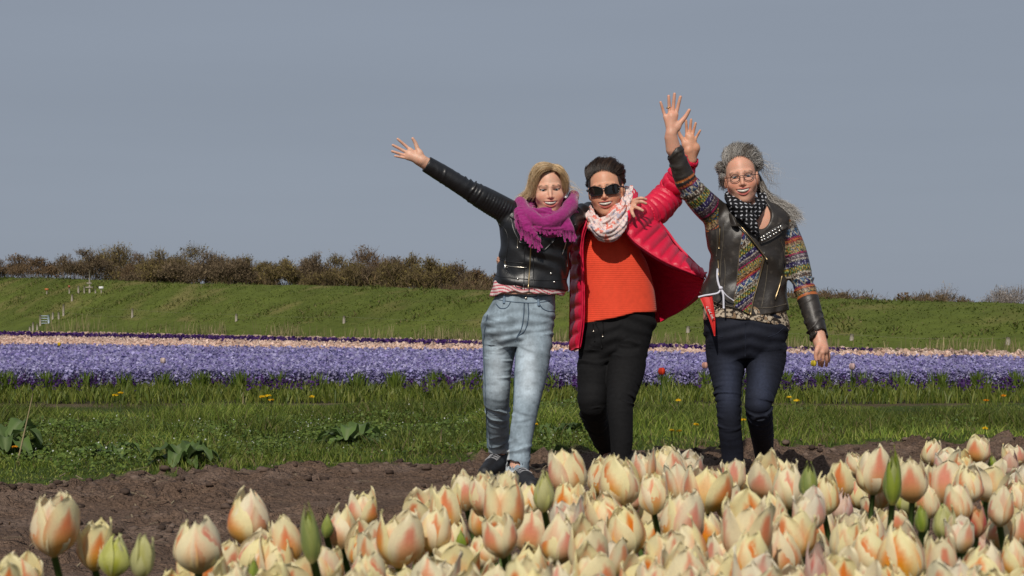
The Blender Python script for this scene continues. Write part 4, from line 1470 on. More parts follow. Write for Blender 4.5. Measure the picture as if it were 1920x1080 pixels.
    xs = [1306, 1312, 1345, 1376, 1394, 1410, 1440, 1480]
    yz = [548, 553, 573, 581, 590, 593, 588, 581]
    hemz = lambda p: np.interp(p[:, 0], [P(x, 0, D)[0] for x in xs], [P(0, y, D)[2] for y in yz]) - p[:, 2]
    S.add(Fn(hemz, [0] * 3, [0] * 3), .006, 'i')
    S.add(Loft(stations(torso[4:], D), -.013, ext=.05), .004, 's')
    S.add(ta, .035)
    S.add(tb, .03)
    S.ell(P(1428, 392, 8.46), (.06, .10, .10), .012, 's')
    cut_end(S, P(1260, 274, 8.45), P(1258, 250, 8.43), .1)
    S.cap(P(1262, 285, 8.455), P(1256, 250, 8.43), .036, .040, .004, 's')
    cut_end(S, P(1537, 636, 8.45), P(1541, 655, 8.43), .1)
    S.cap(P(1535, 626, 8.455), P(1541, 655, 8.43), .038, .042, .004, 's')
    def leather(V):
        x, y = px_of(V)
        n = fbm(V, 30, 3, 17)
        C = np.array((.026, .021, .0175)) * (.55 + .9 * n[:, None])
        wear = sstep(.60, .75, fbm(V + 2, 45, 3, 6))
        C = C + wear[:, None] * np.array((.055, .047, .038)) * .5
        for tb_, t0, t1 in ((ta, .06, .60), (tb, .0, .585)):
            d, T, w_, ax = tb_.coords(V)
            ang = tb_.angle(w_, ax)
            m = (d < .03) & (T > t0) & (T < t1)
            if tb_ is ta:
                m &= x < 1347
            else:
                m &= x > 1470
            E = ethnic(ang * .06 + .5, (1 - T) * tb_.L + (.02 if tb_ is ta else .178))
            C = np.where(m[:, None], E, C)
            edge = m & ((T > t1 - .018) | (T < t0 + .01))
            C = np.where(edge[:, None], (.42, .12, .03), C)
        return np.clip(C, 0, 1)
    solid('jacket', S, .0044, M_WORN, root, leather)
    # woven front panel
    Lp = [(1392, 428), (1389, 448), (1385, 475), (1383, 500), (1380, 530), (1376, 556), (1374, 573)]
    Rp = [(1403, 432), (1422, 455), (1432, 480), (1427, 505), (1420, 535), (1412, 565), (1407, 590)]
    def panel(L, Rr, off, nu, nv):
        l, r = resample(np.array(L, float), nv), resample(np.array(Rr, float), nv)
        G = np.zeros((nv, nu, 3))
        for i in range(nv):
            for j in range(nu):
                t = j / (nu - 1)
                x, y = l[i] * (1 - t) + r[i] * t
                G[i, j] = jk.hit(x, y, 8.35, 8.6, off)
        return G
    G = panel(Lp, Rp, .004, 14, 46)
    nv, nu = 46, 14
    # finer grid for the weave
    fu, fv = 60, 180
    gi = np.stack([np.stack([np.interp(np.linspace(0, nu - 1, fu), np.arange(nu), G[i, :, k]) for k in range(3)], 1) for i in range(nv)])
    gg = np.stack([np.stack([np.interp(np.linspace(0, nv - 1, fv), np.arange(nv), gi[:, j, k]) for k in range(3)], 1) for j in range(fu)], 1)
    V = gg.reshape(-1, 3)
    uu = np.tile(np.linspace(0, 1, fu), fv)
    vv = np.repeat(np.linspace(0, 1, fv), fu)
    x, y = px_of(V)
    E = ethnic((x - 1385) * D / F + .5, (y - 430) * D / F + .09 * uu - .02)
    edge = (uu < .05) | (uu > .95)
    E = np.where(edge[:, None], (.10, .08, .06), E)
    V = V - np.array([0, 1, 0]) * (.0012 * (hash3(np.arange(len(V)), np.zeros(len(V), int), np.zeros(len(V), int), 3) - .5))[:, None]
    f = grid_faces(fv, fu)
    mk('woven_panel', np.vstack([V, V + [0, .006, 0]]), np.vstack([f, f[:, ::-1] + len(V)]), M_PAT, root, True, np.vstack([E, E]))
    # collar, lapel with studs, zips
    A, B_ = laid(jk, [(1424, 443), (1440, 432), (1466, 417)], 8.3, 8.6, .012), laid(jk, [(1426, 457), (1444, 450), (1471, 433)], 8.3, 8.6, .014)
    V, f, u, v = sheet(A, B_, .010, None, 10, 20, .004)
    lap = mk('lapel', V, f, M_WORN, root, True, np.tile((.035, .030, .026), (len(V), 1)))
    for i in range(8):
        for j in range(2 if i < 7 else 1):
            t, s_ = (i + .6) / 8.2, .32 + .36 * j
            q = resample(A, 30)[int(t * 29)] * (1 - s_) + resample(B_, 30)[int(t * 29)] * s_
            bb = Bag()
            bb.ball(q + [0, -.006, 0], (.0062, .004, .0062), None, 8)
            bb.build('stud', M_STUD, lap)
    A, B_ = laid(jk, [(1366, 398), (1378, 418), (1398, 440), (1432, 480)], 8.25, 8.62, .012), laid(jk, [(1374, 388), (1392, 412), (1412, 440), (1434, 474)], 8.25, 8.62, .012)
    V, f, u, v = sheet(A, B_, .010, None, 8, 24, .003)
    mk('lapel', V, f, M_WORN, root, True, np.tile((.030, .025, .021), (len(V), 1)))
    V, f, u, v = sheet(PP([(1452, 402, 8.62), (1464, 408, 8.55), (1478, 424, 8.52)]), PP([(1445, 412, 8.56), (1454, 419, 8.5), (1466, 432, 8.47)]), .012, None, 8, 14, .02)
    mk('collar', V, f, M_WORN, root, True, np.tile((.030, .025, .021), (len(V), 1)))
    V, f, u, v = sheet(PP([(1368, 392, 8.62), (1362, 402, 8.54), (1372, 424, 8.47)]), PP([(1376, 384, 8.58), (1374, 398, 8.49), (1386, 424, 8.45)]), .012, None, 8, 14, .02)
    mk('collar', V, f, M_WORN, root, True, np.tile((.030, .025, .021), (len(V), 1)))
    b = Bag()
    b.tube(laid(jk, [(1434, 481), (1428, 505), (1420, 535), (1412, 565), (1407, 592)], 8.3, 8.6, .004), .0035, 5)
    b.tube(laid(jk, [(1380, 414), (1400, 437), (1420, 462), (1438, 486)], 8.25, 8.6, .020), .003, 5)
    b.build('zip', M_BRASS, root)
    for rows in ([(1350, 425), (1349, 445), (1348, 466)], [(1346, 486), (1347, 500), (1347, 520)], [(1467, 515), (1462, 535), (1453, 562)]):
        b = Bag()
        b.tube(laid(jk, rows, 8.3, 8.7, .003), .0036, 5)
        b.build('pocket_zip', M_BRASS, root)
    for rows in ([(1356, 418), (1356, 450), (1352, 485), (1350, 520)], [(1344, 425), (1345, 460), (1343, 480)], [(1358, 480), (1360, 510), (1358, 540)], [(1440, 490), (1436, 530), (1428, 575)], [(1312, 548), (1345, 568), (1376, 576)], [(1462, 448), (1470, 470), (1473, 505)],
                 [(1421, 578), (1450, 576), (1474, 570)]):
        b = Bag()
        b.tube(laid(jk, rows, 8.3, 8.75, .0005), .0022, 5, (.09, .075, .055))
        b.build('seam', M_WORN, root, True, True)
    # blouse
    S = Sdf()
    bl = [(560, 1318, 1474, .128), (590, 1318, 1476, .136), (612, 1319, 1479, .138), (630, 1319, 1479, .13)]
    S.add(Loft(stations(bl, D), rfun=lambda z, a, p: .004 * np.sin(a * 8 + z * 40)), 0)
    cut = lambda p: np.interp(p[:, 0], [P(x, 0, D)[0] for x in (1316, 1345, 1400, 1450, 1482)], [P(0, y, D)[2] for y in (594, 595, 600, 609, 621)]) - p[:, 2]
    S.add(Fn(cut, [0] * 3, [0] * 3), .004, 'i')
    S.add(Loft(stations(bl, D), -.008, ext=.04), .004, 's')
    def leo(V):
        n = fbm(V, 58, 2, 33)
        C = np.where((np.abs(n - .5) < .075)[:, None], (.03, .022, .018), (.50, .42, .32))
        return np.where((n > .62)[:, None], (.26, .17, .10), C)
    bs = solid('blouse', S, .0036, M_PAT, root, leo)
    V, f, u, v = sheet(laid(jk, [(1418, 424), (1424, 432), (1432, 440)], 8.2, 8.7, -.012), laid(jk, [(1426, 420), (1434, 424), (1442, 430)], 8.2, 8.7, -.012), .006, None, 12, 16)
    mk('blouse_neckline', V, f, M_PAT, root, True, leo(V))
    # jeans
    S = Sdf()
    hip = [(580, 1322, 1474, .122), (600, 1321, 1476, .128), (625, 1323, 1476, .136), (652, 1336, 1462, .118), (672, 1360, 1438, .085)]
    crease = fold_at([(.06, .06, .004, 16), (.42, .07, .004, 22), (.62, .1, .0032, 20)])
    S.add(Loft(stations(hip, 8.6), ex=2.4, rfun=lambda z, a, p: .003 * np.sin(z * 110 + 4 * np.abs(a))), 0)
    S.add(limb(legr, rfun=crease), .03)
    S.add(limb(legl, rfun=crease), .007)
    def navy(V):
        x, y = px_of(V)
        n = fbm(V, 30, 3, 5)
        C = np.array((.0105, .0125, .022)) * (.7 + .6 * n[:, None])
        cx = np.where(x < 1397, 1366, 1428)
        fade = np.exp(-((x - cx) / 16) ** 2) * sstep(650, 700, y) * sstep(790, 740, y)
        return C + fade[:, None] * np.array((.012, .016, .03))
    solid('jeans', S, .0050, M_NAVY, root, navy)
    js = S
    for rows in ([(1398, 606), (1398, 640), (1397, 668)], [(1330, 612), (1342, 628), (1356, 632)], [(1440, 632), (1456, 626), (1470, 614)], [(1396, 690), (1392, 740), (1390, 780)]):
        b = Bag()
        b.tube(laid(js, rows, 8.3, 8.75, .0004), .0018, 5, (.02, .024, .04))
        b.build('seam', M_NAVY, root, True, True)
    for (an, to) in ((P(1375, 915, 8.64), P(1372, 930, 8.44)), (P(1436, 886, 9.02), P(1437, 912, 8.88))):
        S = Sdf()
        S.cap(an + [0, .02, -.01], an + [0, .03, -.04], .043, .042, .02)
        S.cap(an + [0, 0, -.02], to, .042, .036, .03)
        S.add(Fn(lambda p, z=max(to[2] - .028, .004): z - p[:, 2], [0] * 3, [0] * 3), .006, 'i')
        solid('shoe', S, .006, M_SHOE, root)
    # neck scarf
    S = Sdf()
    rf = lambda T, a, p: .005 * np.sin(4 * a + 22 * T + 6 * vnoise(p * 10, 3))
    S.add(limb([(1428, 362, 8.66, 7), (1427, 378, 8.55, 10), (1415, 393, 8.465, 12), (1394, 394, 8.44, 13), (1376, 383, 8.49, 12), (1368, 366, 8.6, 8), (1378, 356, 8.7, 6)], rfun=rf), 0)
    S.add(limb([(1424, 385, 8.52, 8), (1412, 402, 8.45, 11), (1394, 404, 8.43, 10), (1378, 392, 8.48, 8)], rfun=rf), .006)
    S.add(limb([(1398, 398, 8.44, 12), (1406, 414, 8.42, 12), (1413, 426, 8.42, 9), (1419, 437, 8.43, 5)], flat=((0, 1.0, 0), 1.8), rfun=folds(.002, 5)), .006)
    def dots(V):
        q = np.stack([V[:, 0] * 42, V[:, 2] * 50], 1)
        i = np.floor(q)
        o = hash3(i[:, 0].astype(int), i[:, 1].astype(int), np.zeros(len(q), int), 8)
        f_ = q - i - .5
        an = o * 6.28
        x = f_[:, 0] * np.cos(an) + f_[:, 1] * np.sin(an)
        y = -f_[:, 0] * np.sin(an) + f_[:, 1] * np.cos(an) - .8 * x * x
        return np.where(((np.abs(x) < .27) & (np.abs(y) < .10))[:, None], (.55, .56, .60), (.008, .008, .010))
    solid('scarf', S, .0032, M_SCARFC, root, dots)
    b = Bag()
    b.tube(PP([(1425, 388, 8.48), (1422, 400, 8.44), (1413, 409, 8.43)]), .003, 5)
    b.build('necklace', M_METAL, root)
    # hair
    pal = [(.17, .14, .115), (.25, .22, .19), (.36, .335, .305), (.50, .475, .445), (.64, .615, .585)]
    C = Sdf()
    C.add(Fn(lambda p: d_ell(H.loc(p), (0, .034, .044), (.084, .095, .090)) * H.s, H.c - .17, H.c + .17), 0)
    C.add(Fn(lambda p: smax(H.loc(p)[:, 1] + .010 + 4 * H.loc(p)[:, 0] ** 2, H.loc(p)[:, 2] - .082, .02) * H.s, H.c - .2, H.c + .2), .01, 's')
    C.add(Fn(lambda p: smax(-.03 - .2 * H.loc(p)[:, 1] - H.loc(p)[:, 2], -1, .01) * -H.s, H.c - .2, H.c + .2), .01, 's')
    top = [[sk(f * .9, 42 - abs(f) * .15, .004), sk(f * .9 + 5, 54, .020), sk(f * .9 + 15, 76, .027), sk(f * .85 + 12, 105, .026), sk(f * .8 + 16, 135, .022), sk(f * .6 + 20, 165, .016)] for f in (-58, -42, -26, -8, 10, 28, 44, 60)]
    sl = [[sk(-54, 34, .006), sk(-62, 45, .022), sk(-66, 75, .028), sk(-62, 115, .024), sk(-30, 160, .014)], [sk(-64, 24, .006), sk(-72, 38, .022), sk(-76, 80, .026), sk(-70, 130, .020), sk(-30, 170, .012)],
          [sk(-78, 12, .008), sk(-82, 20, .026), sk(-86, 85, .026), sk(-74, 150, .018), sk(-30, 180, .010)], [sk(-82, -20, .008), sk(-86, -15, .022), sk(-89, 150, .020), sk(-70, 180, .012), sk(-30, 190, .010)]]
    sr = [[(-a, b, c) for (a, b, c) in g] for g in sl]
    sl.append([(-.070, -.030, .020), (-.092, -.012, .004), (-.097, .02, -.022), (-.085, .06, -.035), (-.05, .09, -.04)])
    tail = [[(.075, .06, .03), (.092, .06, -.02), (.108, .06, -.07), (.14, .05, -.115), (.19, .03, -.155), (.24, .02, -.19)], [(.06, .1, .02), (.085, .09, -.03), (.105, .07, -.085), (.135, .05, -.125), (.19, .03, -.165), (.245, .02, -.20)],
            [(.05, .11, .0), (.085, .1, -.05), (.115, .08, -.105), (.16, .05, -.145), (.215, .03, -.18), (.27, .02, -.235)],
            [(.05, .1, -.02), (.08, .08, -.08), (.105, .06, -.135), (.145, .04, -.165), (.18, .03, -.20), (.20, .02, -.245)]]
    fly = [[(.08, .03, .06), (.13, .03, .055), (.165, .03, .03), (.20, .03, -.02)], [(.09, .03, .03), (.125, .03, -.02), (.15, .03, -.06), (.155, .03, -.1)], [(.06, .02, .11), (.10, .02, .10), (.135, .02, .07), (.13, .02, .02)]]
    hair_part(H, C, .0042, [(top, 1900, .0009, .012, .017), (sl, 1000, .0009, .011, .013), (sr, 900, .0009, .011, .013), (tail, 1500, .0011, .012, .010), (fly, 50, .0007, .024, .014)], M_HAIR, root, pal, 51)
    # glasses
    G = empty('glasses', H.world((0, -.1, .0)))
    G.parent = root
    G.matrix_parent_inverse = root.matrix_basis.inverted()
    a = np.linspace(0, 2 * math.pi, 29)
    for m_ in (-1, 1):
        x = m_ * .0315 + .0215 * np.cos(a)
        z = -.004 + .0165 * np.sin(a)
        q = np.stack([x, -.094 + 3.2 * x * x, z], 1)
        b = Bag()
        b.tube(H.world(q), .0019, 6)
        b.tube(H.world([(m_ * .053, -.0855, .002), (m_ * .074, -.05, .004), (m_ * .080, .0, .002)]), .0019, 5)
        b.build('frame', M_WIRE, G)
        V = np.vstack([q[:-1], [[m_ * .0315, -.0915, -.004]]])
        n = len(a) - 1
        mk('lens', H.world(V), np.stack([np.arange(n), (np.arange(n) + 1) % n, np.full(n, n)], 1), M_GLASS, G)
    b = Bag()
    b.tube(H.world([(-.010, -.0935, .002), (0, -.1005, .006), (.010, -.0935, .002)]), .0019, 5)
    b.build('bridge', M_WIRE, G)
    # pennant on its white cord, hung from the jacket
    fx = empty('pennant', P(1330, 556, 8.44), 'small red pennant on a white cord hanging from the brown jacket', 'pennant')
    pr = PP([(1311, 556, 8.46), (1320, 575, 8.44), (1330, 600, 8.43), (1339, 630, 8.43)])
    pl = PP([(1335, 553, 8.43), (1338, 575, 8.42), (1341, 600, 8.425), (1341, 630, 8.43)])
    V, f, u, v = sheet(pr, pl, .003, lambda U, W: .004 * np.sin(U * 5), 10, 24)
    fo = mk('flag', V, f, M_FLAG, fx)
    b = Bag()
    for i, (x, y) in enumerate(((1325, 577), (1328, 582), (1330.5, 587), (1333, 592), (1335, 597))):
        q = P(x, y, 8.412)
        b.box(q, (.0015, .0012, .007))
        b.box(q + [.006, 0, .003], (.005, .0012, .0014))
        if i % 2:
            b.box(q + [.006, 0, -.004], (.005, .0012, .0014))
    b.build('lettering', M_LETTER, fo, False)
    b = Bag()
    b.tube(resample(PP([(1345.5, 503, 8.445), (1345, 520, 8.44), (1348, 535, 8.435), (1352, 541, 8.43)]), 14), .0055, 6)
    b.tube(resample(PP([(1352, 541, 8.43), (1347, 549, 8.43), (1335, 552, 8.428), (1322, 554, 8.44), (1310, 557, 8.455)]), 16), .0052, 6)
    b.tube(resample(PP([(1350, 538, 8.432), (1356, 552, 8.425), (1357, 578, 8.425)]), 12), .0052, 6)
    b.tube(resample(PP([(1352, 541, 8.43), (1362, 554, 8.43), (1376, 564, 8.44)]), 10), .003, 6)
    b.ball(P(1351.5, 540, 8.427), (.011, .009, .009))
    b.build('cord', M_CORD, fx)
    return root
# ================================================================== THE PLACE
def to_ground(px, py, z=0.0):
    d = (CH - z) * F / (py - HZ)
    return np.array([(px - 960) / F * d, d])

# soil / grass edge: D as a function of x
_E = np.array([to_ground(x, y) for x, y in ((-900, 975), (0, 915), (330, 893), (620, 876), (960, 862), (1300, 846), (1920, 824), (2800, 804))])
def edge_d(x):
    return np.interp(x, _E[:, 0], _E[:, 1])

def verge_amount(p):
    n = fbm(p, 1.6, 3, 5) - .5
    n2 = fbm(p, 7, 2, 15) - .5
    return p[:, 1] - edge_d(p[:, 0]) + n * 1.2 + n2 * .9

def ground_z(p):
    """Height of the soil and verge at points (x, y)."""
    e = p[:, 1] - edge_d(p[:, 0])
    soil = 1 - sstep(-.1, .6, e)
    c1 = fbm(p, 2.3, 2, 1) - .5
    c2 = fbm(p, 7.5, 2, 2) - .5
    c3 = np.abs(fbm(p, 19, 2, 3) - .5)
    rut = np.exp(-((e + 2.0 + .25 * np.sin(p[:, 0] * .8)) / .42) ** 2)
    rut2 = np.exp(-((e + 3.9 + .2 * np.sin(p[:, 0] * .7)) / .45) ** 2)
    rough = (1 - .8 * np.maximum(rut, rut2)) * soil
    ridge = np.exp(-((e + .45) / .5) ** 2)
    k1 = sstep(.48, .72, vnoise(p * 9.5 + .6 * c1[:, None], 31)) * .036 + sstep(.50, .74, vnoise(p * 21, 32)) * .026
    z = rough * (.05 * c1 + .06 * c2 + .05 * (.22 - c3) + k1 * (.45 + 1.1 * sstep(.4, .65, fbm(p, 1.3, 2, 33))) - .02) - .03 * np.maximum(rut, rut2) + .012 * ridge * (1 + 2 * c2)
    ver = 1 - soil
    bank = .06 * sstep(1.2, 3.0, e) * (1 - .8 * sstep(13.5, 16, p[:, 1])) + .03 * np.sin(p[:, 0] * .9 + p[:, 1] * .5)
    z = z + ver * (bank * sstep(.2, 2, e) + .06 * c1 + .03 * c2)
    z = z * (1 - sstep(16.6, 17.4, p[:, 1]))
    # flat where people stand
    for (x, y) in ((.0, 9.0), (.58, 9.0), (1.15, 8.6)):
        r = np.hypot(p[:, 0] - x, (p[:, 1] - y) * .8)
        z = z * (.25 + .75 * sstep(.15, .55, r))
    return z

def gz(x, y):
    return float(ground_z(np.array([[x, y]]))[0])

def build_ground():
    st = .029
    xs = np.arange(-5.2, 6.6, st)
    ys = np.concatenate([np.arange(.6, 5, .08), np.arange(5, 13.6, st), np.arange(13.6, 18.6, .08)])
    X, Y = np.meshgrid(xs, ys)
    p = np.stack([X.ravel(), Y.ravel()], 1)
    z = ground_z(p)
    V = np.column_stack([p, z])
    f = grid_faces(len(ys), len(xs))
    va = verge_amount(p)
    g = sstep(-.06, .1, va)
    n = fbm(p, 3.2, 3, 41)
    n2 = fbm(p, 24, 2, 43)
    soil = np.array((.135, .088, .062)) * (.50 + .45 * n + .60 * n2)[:, None]
    dry = sstep(.5, .72, n) * .35
    soil = soil * (1 - dry[:, None]) + np.array((.205, .150, .120)) * dry[:, None]
    g = g * (1 - .75 * sstep(16.5, 17.0, p[:, 1] + .9 * (n - .5)))
    grass = np.array((.058, .085, .016)) * (.6 + .8 * n)[:, None]
    C = soil * (1 - g[:, None]) + grass * g[:, None]
    fc = va[f].mean(1)
    m_ = pmat('soil', rough=.95, attr=True, bump=[(38, 1.0, .035), (120, .9, .012)], var=(70, .45), spec=.15)
    def sub(name, sel):
        ff = f[sel]
        u, inv = np.unique(ff, return_inverse=True)
        tag(mk(name, V[u], inv.reshape(ff.shape), m_, None, True, C[u]), kind='structure')
    sub('soil_path', fc < 0)
    sub('grass_verge', fc >= 0)
    big = pmat('far_soil', (.05, .055, .02), .95, var=(.4, .3), spec=.1)
    tag(mk('ground', [[-1500, -60, -.35], [1500, -60, -.35], [1500, 2500, -.35], [-1500, 2500, -.35]], np.array([[0, 1, 2, 3]]), big), kind='structure')

# ---- many small shapes in one mesh
def blades(pos, h, w, ang, lean, lean_ang, col, name, mat, kind='stuff', curve=.5, tip=1.0):
    """Tapered bent blades: 2 quads and a tip each."""
    n = len(pos)
    d = np.stack([np.cos(ang), np.sin(ang), 0 * ang], 1)
    l = np.stack([np.cos(lean_ang), np.sin(lean_ang), 0 * ang], 1)
    rows = []
    for t, ww in ((0, .8), (.38, 1.0), (.72, .68)):
        c = pos + np.stack([0 * h, 0 * h, h * t * (1 - .18 * lean * t)], 1) + l * (h * lean * (t ** 1.7))[:, None]
        rows += [c - d * (w * ww)[:, None], c + d * (w * ww)[:, None]]
    c = pos + np.stack([0 * h, 0 * h, h * (1 - .25 * lean)], 1) + l * (h * lean)[:, None]
    V = np.stack(rows + [c], 1).reshape(-1, 3)
    b = (np.arange(n) * 7)[:, None]
    q = np.vstack([b + [0, 1, 3, 2], b + [2, 3, 5, 4]])
    t3 = b + [4, 5, 6]
    C = np.repeat(col, 7, axis=0)
    o = mk(name, V, [q, t3], mat, None, True, C)
    tag(o, kind=kind)
    return o

def flecks(pos, size, name, mat, col, up=.5, seed=0, kind='stuff', parent=None, asp=1.0):
    """Small petal-like quads, each turned its own way."""
    g = np.random.default_rng(seed)
    n = len(pos)
    a = g.normal(0, 1, (n, 3))
    nn = g.normal(0, 1, (n, 3)) + [0, -.5, up * 3]
    nn /= nrm(nn)[:, None]
    u = np.cross(a, nn)
    u /= nrm(u)[:, None] + 1e-9
    v = np.cross(nn, u)
    s = (size * (.6 + .8 * g.random(n)))[:, None]
    V = np.stack([pos - u * s * .5 * asp, pos + v * s * .5 + nn * s * .12, pos + u * s * .5 * asp, pos - v * s * .5 + nn * s * .12], 1).reshape(-1, 3)
    b = (np.arange(n) * 4)[:, None] + [0, 1, 2, 3]
    o = mk(name, V, b, mat, parent, True, np.repeat(col, 4, axis=0))
    if kind:
        tag(o, kind=kind)
    return o

def pick(pal, n, g, jit=.2):
    pal = np.asarray(pal, float)
    return pal[g.integers(0, len(pal), n)] * (1 - jit + 2 * jit * g.random((n, 1)))

M_GRASS = pmat('grass_blade', rough=.6, attr=True, spec=.25, trans=.35)
M_LEAF = pmat('leaf_green', rough=.5, attr=True, spec=.3, trans=.25)
M_FLOWER = pmat('petal_small', rough=.6, attr=True, spec=.15, trans=.3)
M_DRY = pmat('straw', rough=.8, attr=True, spec=.15)
M_WOOD = pmat('weathered_wood', (.34, .30, .245), .85, bump=(80, .5, .004), var=(30, .25), spec=.2)
M_BARK = pmat('bark', (.075, .052, .036), .9, bump=(60, .6, .01), var=(10, .3), spec=.2)
M_TWIG = pmat('twig', rough=.85, attr=True, spec=.1)

GREENS = [(.170, .220, .032), (.135, .188, .027), (.21, .255, .043), (.098, .148, .023), (.25, .275, .064)]
def build_verge():
    g = np.random.default_rng(21)
    n = 120000
    y = 8.2 + (17.7 - 8.2) * g.random(n) ** 1.1
    x = (g.random(n) * 2 - 1) * (.33 * y + .5) + .1
    p = np.stack([x, y], 1)
    va = verge_amount(p)
    k = va > .0 + .25 * g.random(n) ** 3
    p, va = p[k], va[k]
    n = len(p)
    e = p[:, 1] - edge_d(p[:, 0])
    z = ground_z(p)
    tall = fbm(p, 1.6, 3, 61)
    low = sstep(1.6, .2, e)
    h = (.040 + .13 * sstep(.38, .68, tall)) * (1 - .45 * low) * (.6 + .8 * g.random(n)) * (1 - .62 * sstep(13.8, 16.2, p[:, 1]))
    keep = p[:, 1] < 16.75 + 1.6 * (fbm(p, 1.3, 3, 88) - .42)
    p, z, h, low = p[keep], z[keep], h[keep], low[keep]
    n = len(p)
    col = pick(GREENS, n, g)
    br = sstep(.45, .75, fbm(p, .9, 2, 71))[:, None]
    col = col * (.75 + .65 * br) * (.85 + .35 * low[:, None])
    dry = (g.random(n) < .05 + .22 * low * sstep(.4, .6, fbm(p, 2, 2, 3)))
    col[dry] = pick([(.20, .155, .075), (.15, .125, .055)], dry.sum(), g)
    blades(np.column_stack([p, z - .01]), h, .0022 + .0022 * g.random(n), g.random(n) * 6.28, .25 + .6 * g.random(n), g.random(n) * 6.28, col, 'grass', M_GRASS)
    # chickweed mats: small round leaves with white stars
    n = 52000
    y = 9.3 + 6.5 * g.random(n)
    x = (g.random(n) * 2 - 1) * (.32 * y + .4)
    p = np.stack([x, y], 1)
    e = y - edge_d(x)
    den = fbm(p, .75, 3, 77) + .25 * sstep(3, -2, x) - .12
    k = (den > .515) & (e > .55) & (e < 4.6) & (verge_amount(p) > .3)
    p = p[k]
    n = len(p)
    z = ground_z(p) + .02 + .10 * g.random(n) * sstep(.35, .75, fbm(p, 2.5, 2, 9))
    col = pick([(.092, .142, .021), (.120, .178, .030), (.064, .106, .016), (.15, .20, .040)], n, g)
    flecks(np.column_stack([p, z]), np.full(n, .020), 'chickweed', M_LEAF, col, .6, 5)
    k = (g.random(n) < .035) & (p[:, 0] < .6)
    q = p[k]
    flecks(np.column_stack([q, z[k] + .025]), np.full(len(q), .010), 'chickweed_blossom', M_FLOWER, np.tile((.62, .64, .58), (len(q), 1)), .5, 6)
    # straw and bits on the soil
    n = 420
    y = 5.6 + 5 * g.random(n)
    x = (g.random(n) * 2 - 1) * (.33 * y)
    p = np.stack([x, y], 1)
    e = y - edge_d(x)
    k = (e < .5) & (e > -4)
    p = p[k]
    n = len(p)
    a = g.random(n) * 6.28
    L = .02 + .05 * g.random(n) ** 2
    d = np.stack([np.cos(a), np.sin(a), .25 * g.random(n)], 1) * L[:, None]
    w = np.stack([-np.sin(a), np.cos(a), 0 * a], 1) * .003
    c = np.column_stack([p, ground_z(p) + .018])
    V = np.stack([c - d - w, c + d - w, c + d + w, c - d + w], 1).reshape(-1, 3)
    V2 = V + [0, 0, .004]
    b = (np.arange(n) * 4)[:, None]
    tag(mk('straw_litter', np.vstack([V, V2]), np.vstack([b + [0, 1, 2, 3], 4 * n + b + [3, 2, 1, 0]]), M_DRY, None, False, np.tile(np.repeat(pick([(.30, .24, .15), (.22, .17, .11)], n, g), 4, axis=0), (2, 1))), kind='stuff')
    # clods
    n = 9000
    y = 5.4 + 7.4 * g.random(n)
    x = (g.random(n) * 2 - 1) * (.33 * y + .3)
    p = np.stack([x, y], 1)
    e = y - edge_d(x)
    w = np.exp(-((e + .5) / .55) ** 2) + .40 * (e > -4.5) * sstep(.45, .6, fbm(p, 1.4, 2, 4))
    k = (g.random(n) < w) & (e < .25)
    p = p[k]
    n = len(p)
    phi = (1 + 5 ** .5) / 2
    ico = np.array([[-1, phi, 0], [1, phi, 0], [-1, -phi, 0], [1, -phi, 0], [0, -1, phi], [0, 1, phi], [0, -1, -phi], [0, 1, -phi], [phi, 0, -1], [phi, 0, 1], [-phi, 0, -1], [-phi, 0, 1]]) / 1.9
    fi = np.array([[0, 11, 5], [0, 5, 1], [0, 1, 7], [0, 7, 10], [0, 10, 11], [1, 5, 9], [5, 11, 4], [11, 10, 2], [10, 7, 6], [7, 1, 8], [3, 9, 4], [3, 4, 2], [3, 2, 6], [3, 6, 8], [3, 8, 9], [4, 9, 5], [2, 4, 11], [6, 2, 10], [8, 6, 7], [9, 8, 1]])
    r = (.004 + .022 * g.random(n) ** 4.0)
    V = ico[None] * r[:, None, None] * (.55 + .9 * g.random((n, 12, 1))) * np.array([1.2, 1.2, .8]) + np.column_stack([p, ground_z(p) + r * .2])[:, None]
    C = np.repeat(pick([(.115, .080, .062), (.085, .058, .045), (.150, .108, .085), (.062, .043, .034)], n, g), 12, axis=0)
    tag(mk('soil_clods', V.reshape(-1, 3), (fi[None] + (np.arange(n) * 12)[:, None, None]).reshape(-1, 3), pmat('clod', rough=.95, attr=True, bump=(120, .8, .006), spec=.1), None, False, C), kind='stuff')

# ---- flower field: rows bounded by lines seen in the photo, taken down to real ground lines
ZT = .25
def line(y0, y1, z=ZT):
    a, b = to_ground(0, y0, z), to_ground(1920, y1, z)
    return a, b
def line_d(L, x):
    (a, b) = L
    return a[1] + (b[1] - a[1]) * (x - a[0]) / (b[0] - a[0])
B0, B1, B2, B3 = line(646, 674), line(630, 667), line(624, 666.2), line(622, 665.6)

def spikes(name, p, zt, nfl, size, pal, seed, hi=.11, rad=.022, up=.35, jit=.25, asp=1.0):
    g = np.random.default_rng(seed)
    n = len(p)
    q = np.repeat(np.column_stack([p, zt]), nfl, axis=0)
    t = g.random(n * nfl)
    a = g.random(n * nfl) * 6.28
    r = rad * (1.05 - .6 * t) * (.6 + .5 * g.random(n * nfl))
    q = q + np.stack([r * np.cos(a), r * np.sin(a), hi * (t - .5)], 1)
    base = np.repeat(pick(pal, n, g, jit), nfl, axis=0)
    col = np.clip(base * (.7 + .6 * g.random((n * nfl, 1))), 0, 1)
    return flecks(q, np.full(len(q), size), name, M_FLOWER, col, up, seed, 'stuff', None, asp)

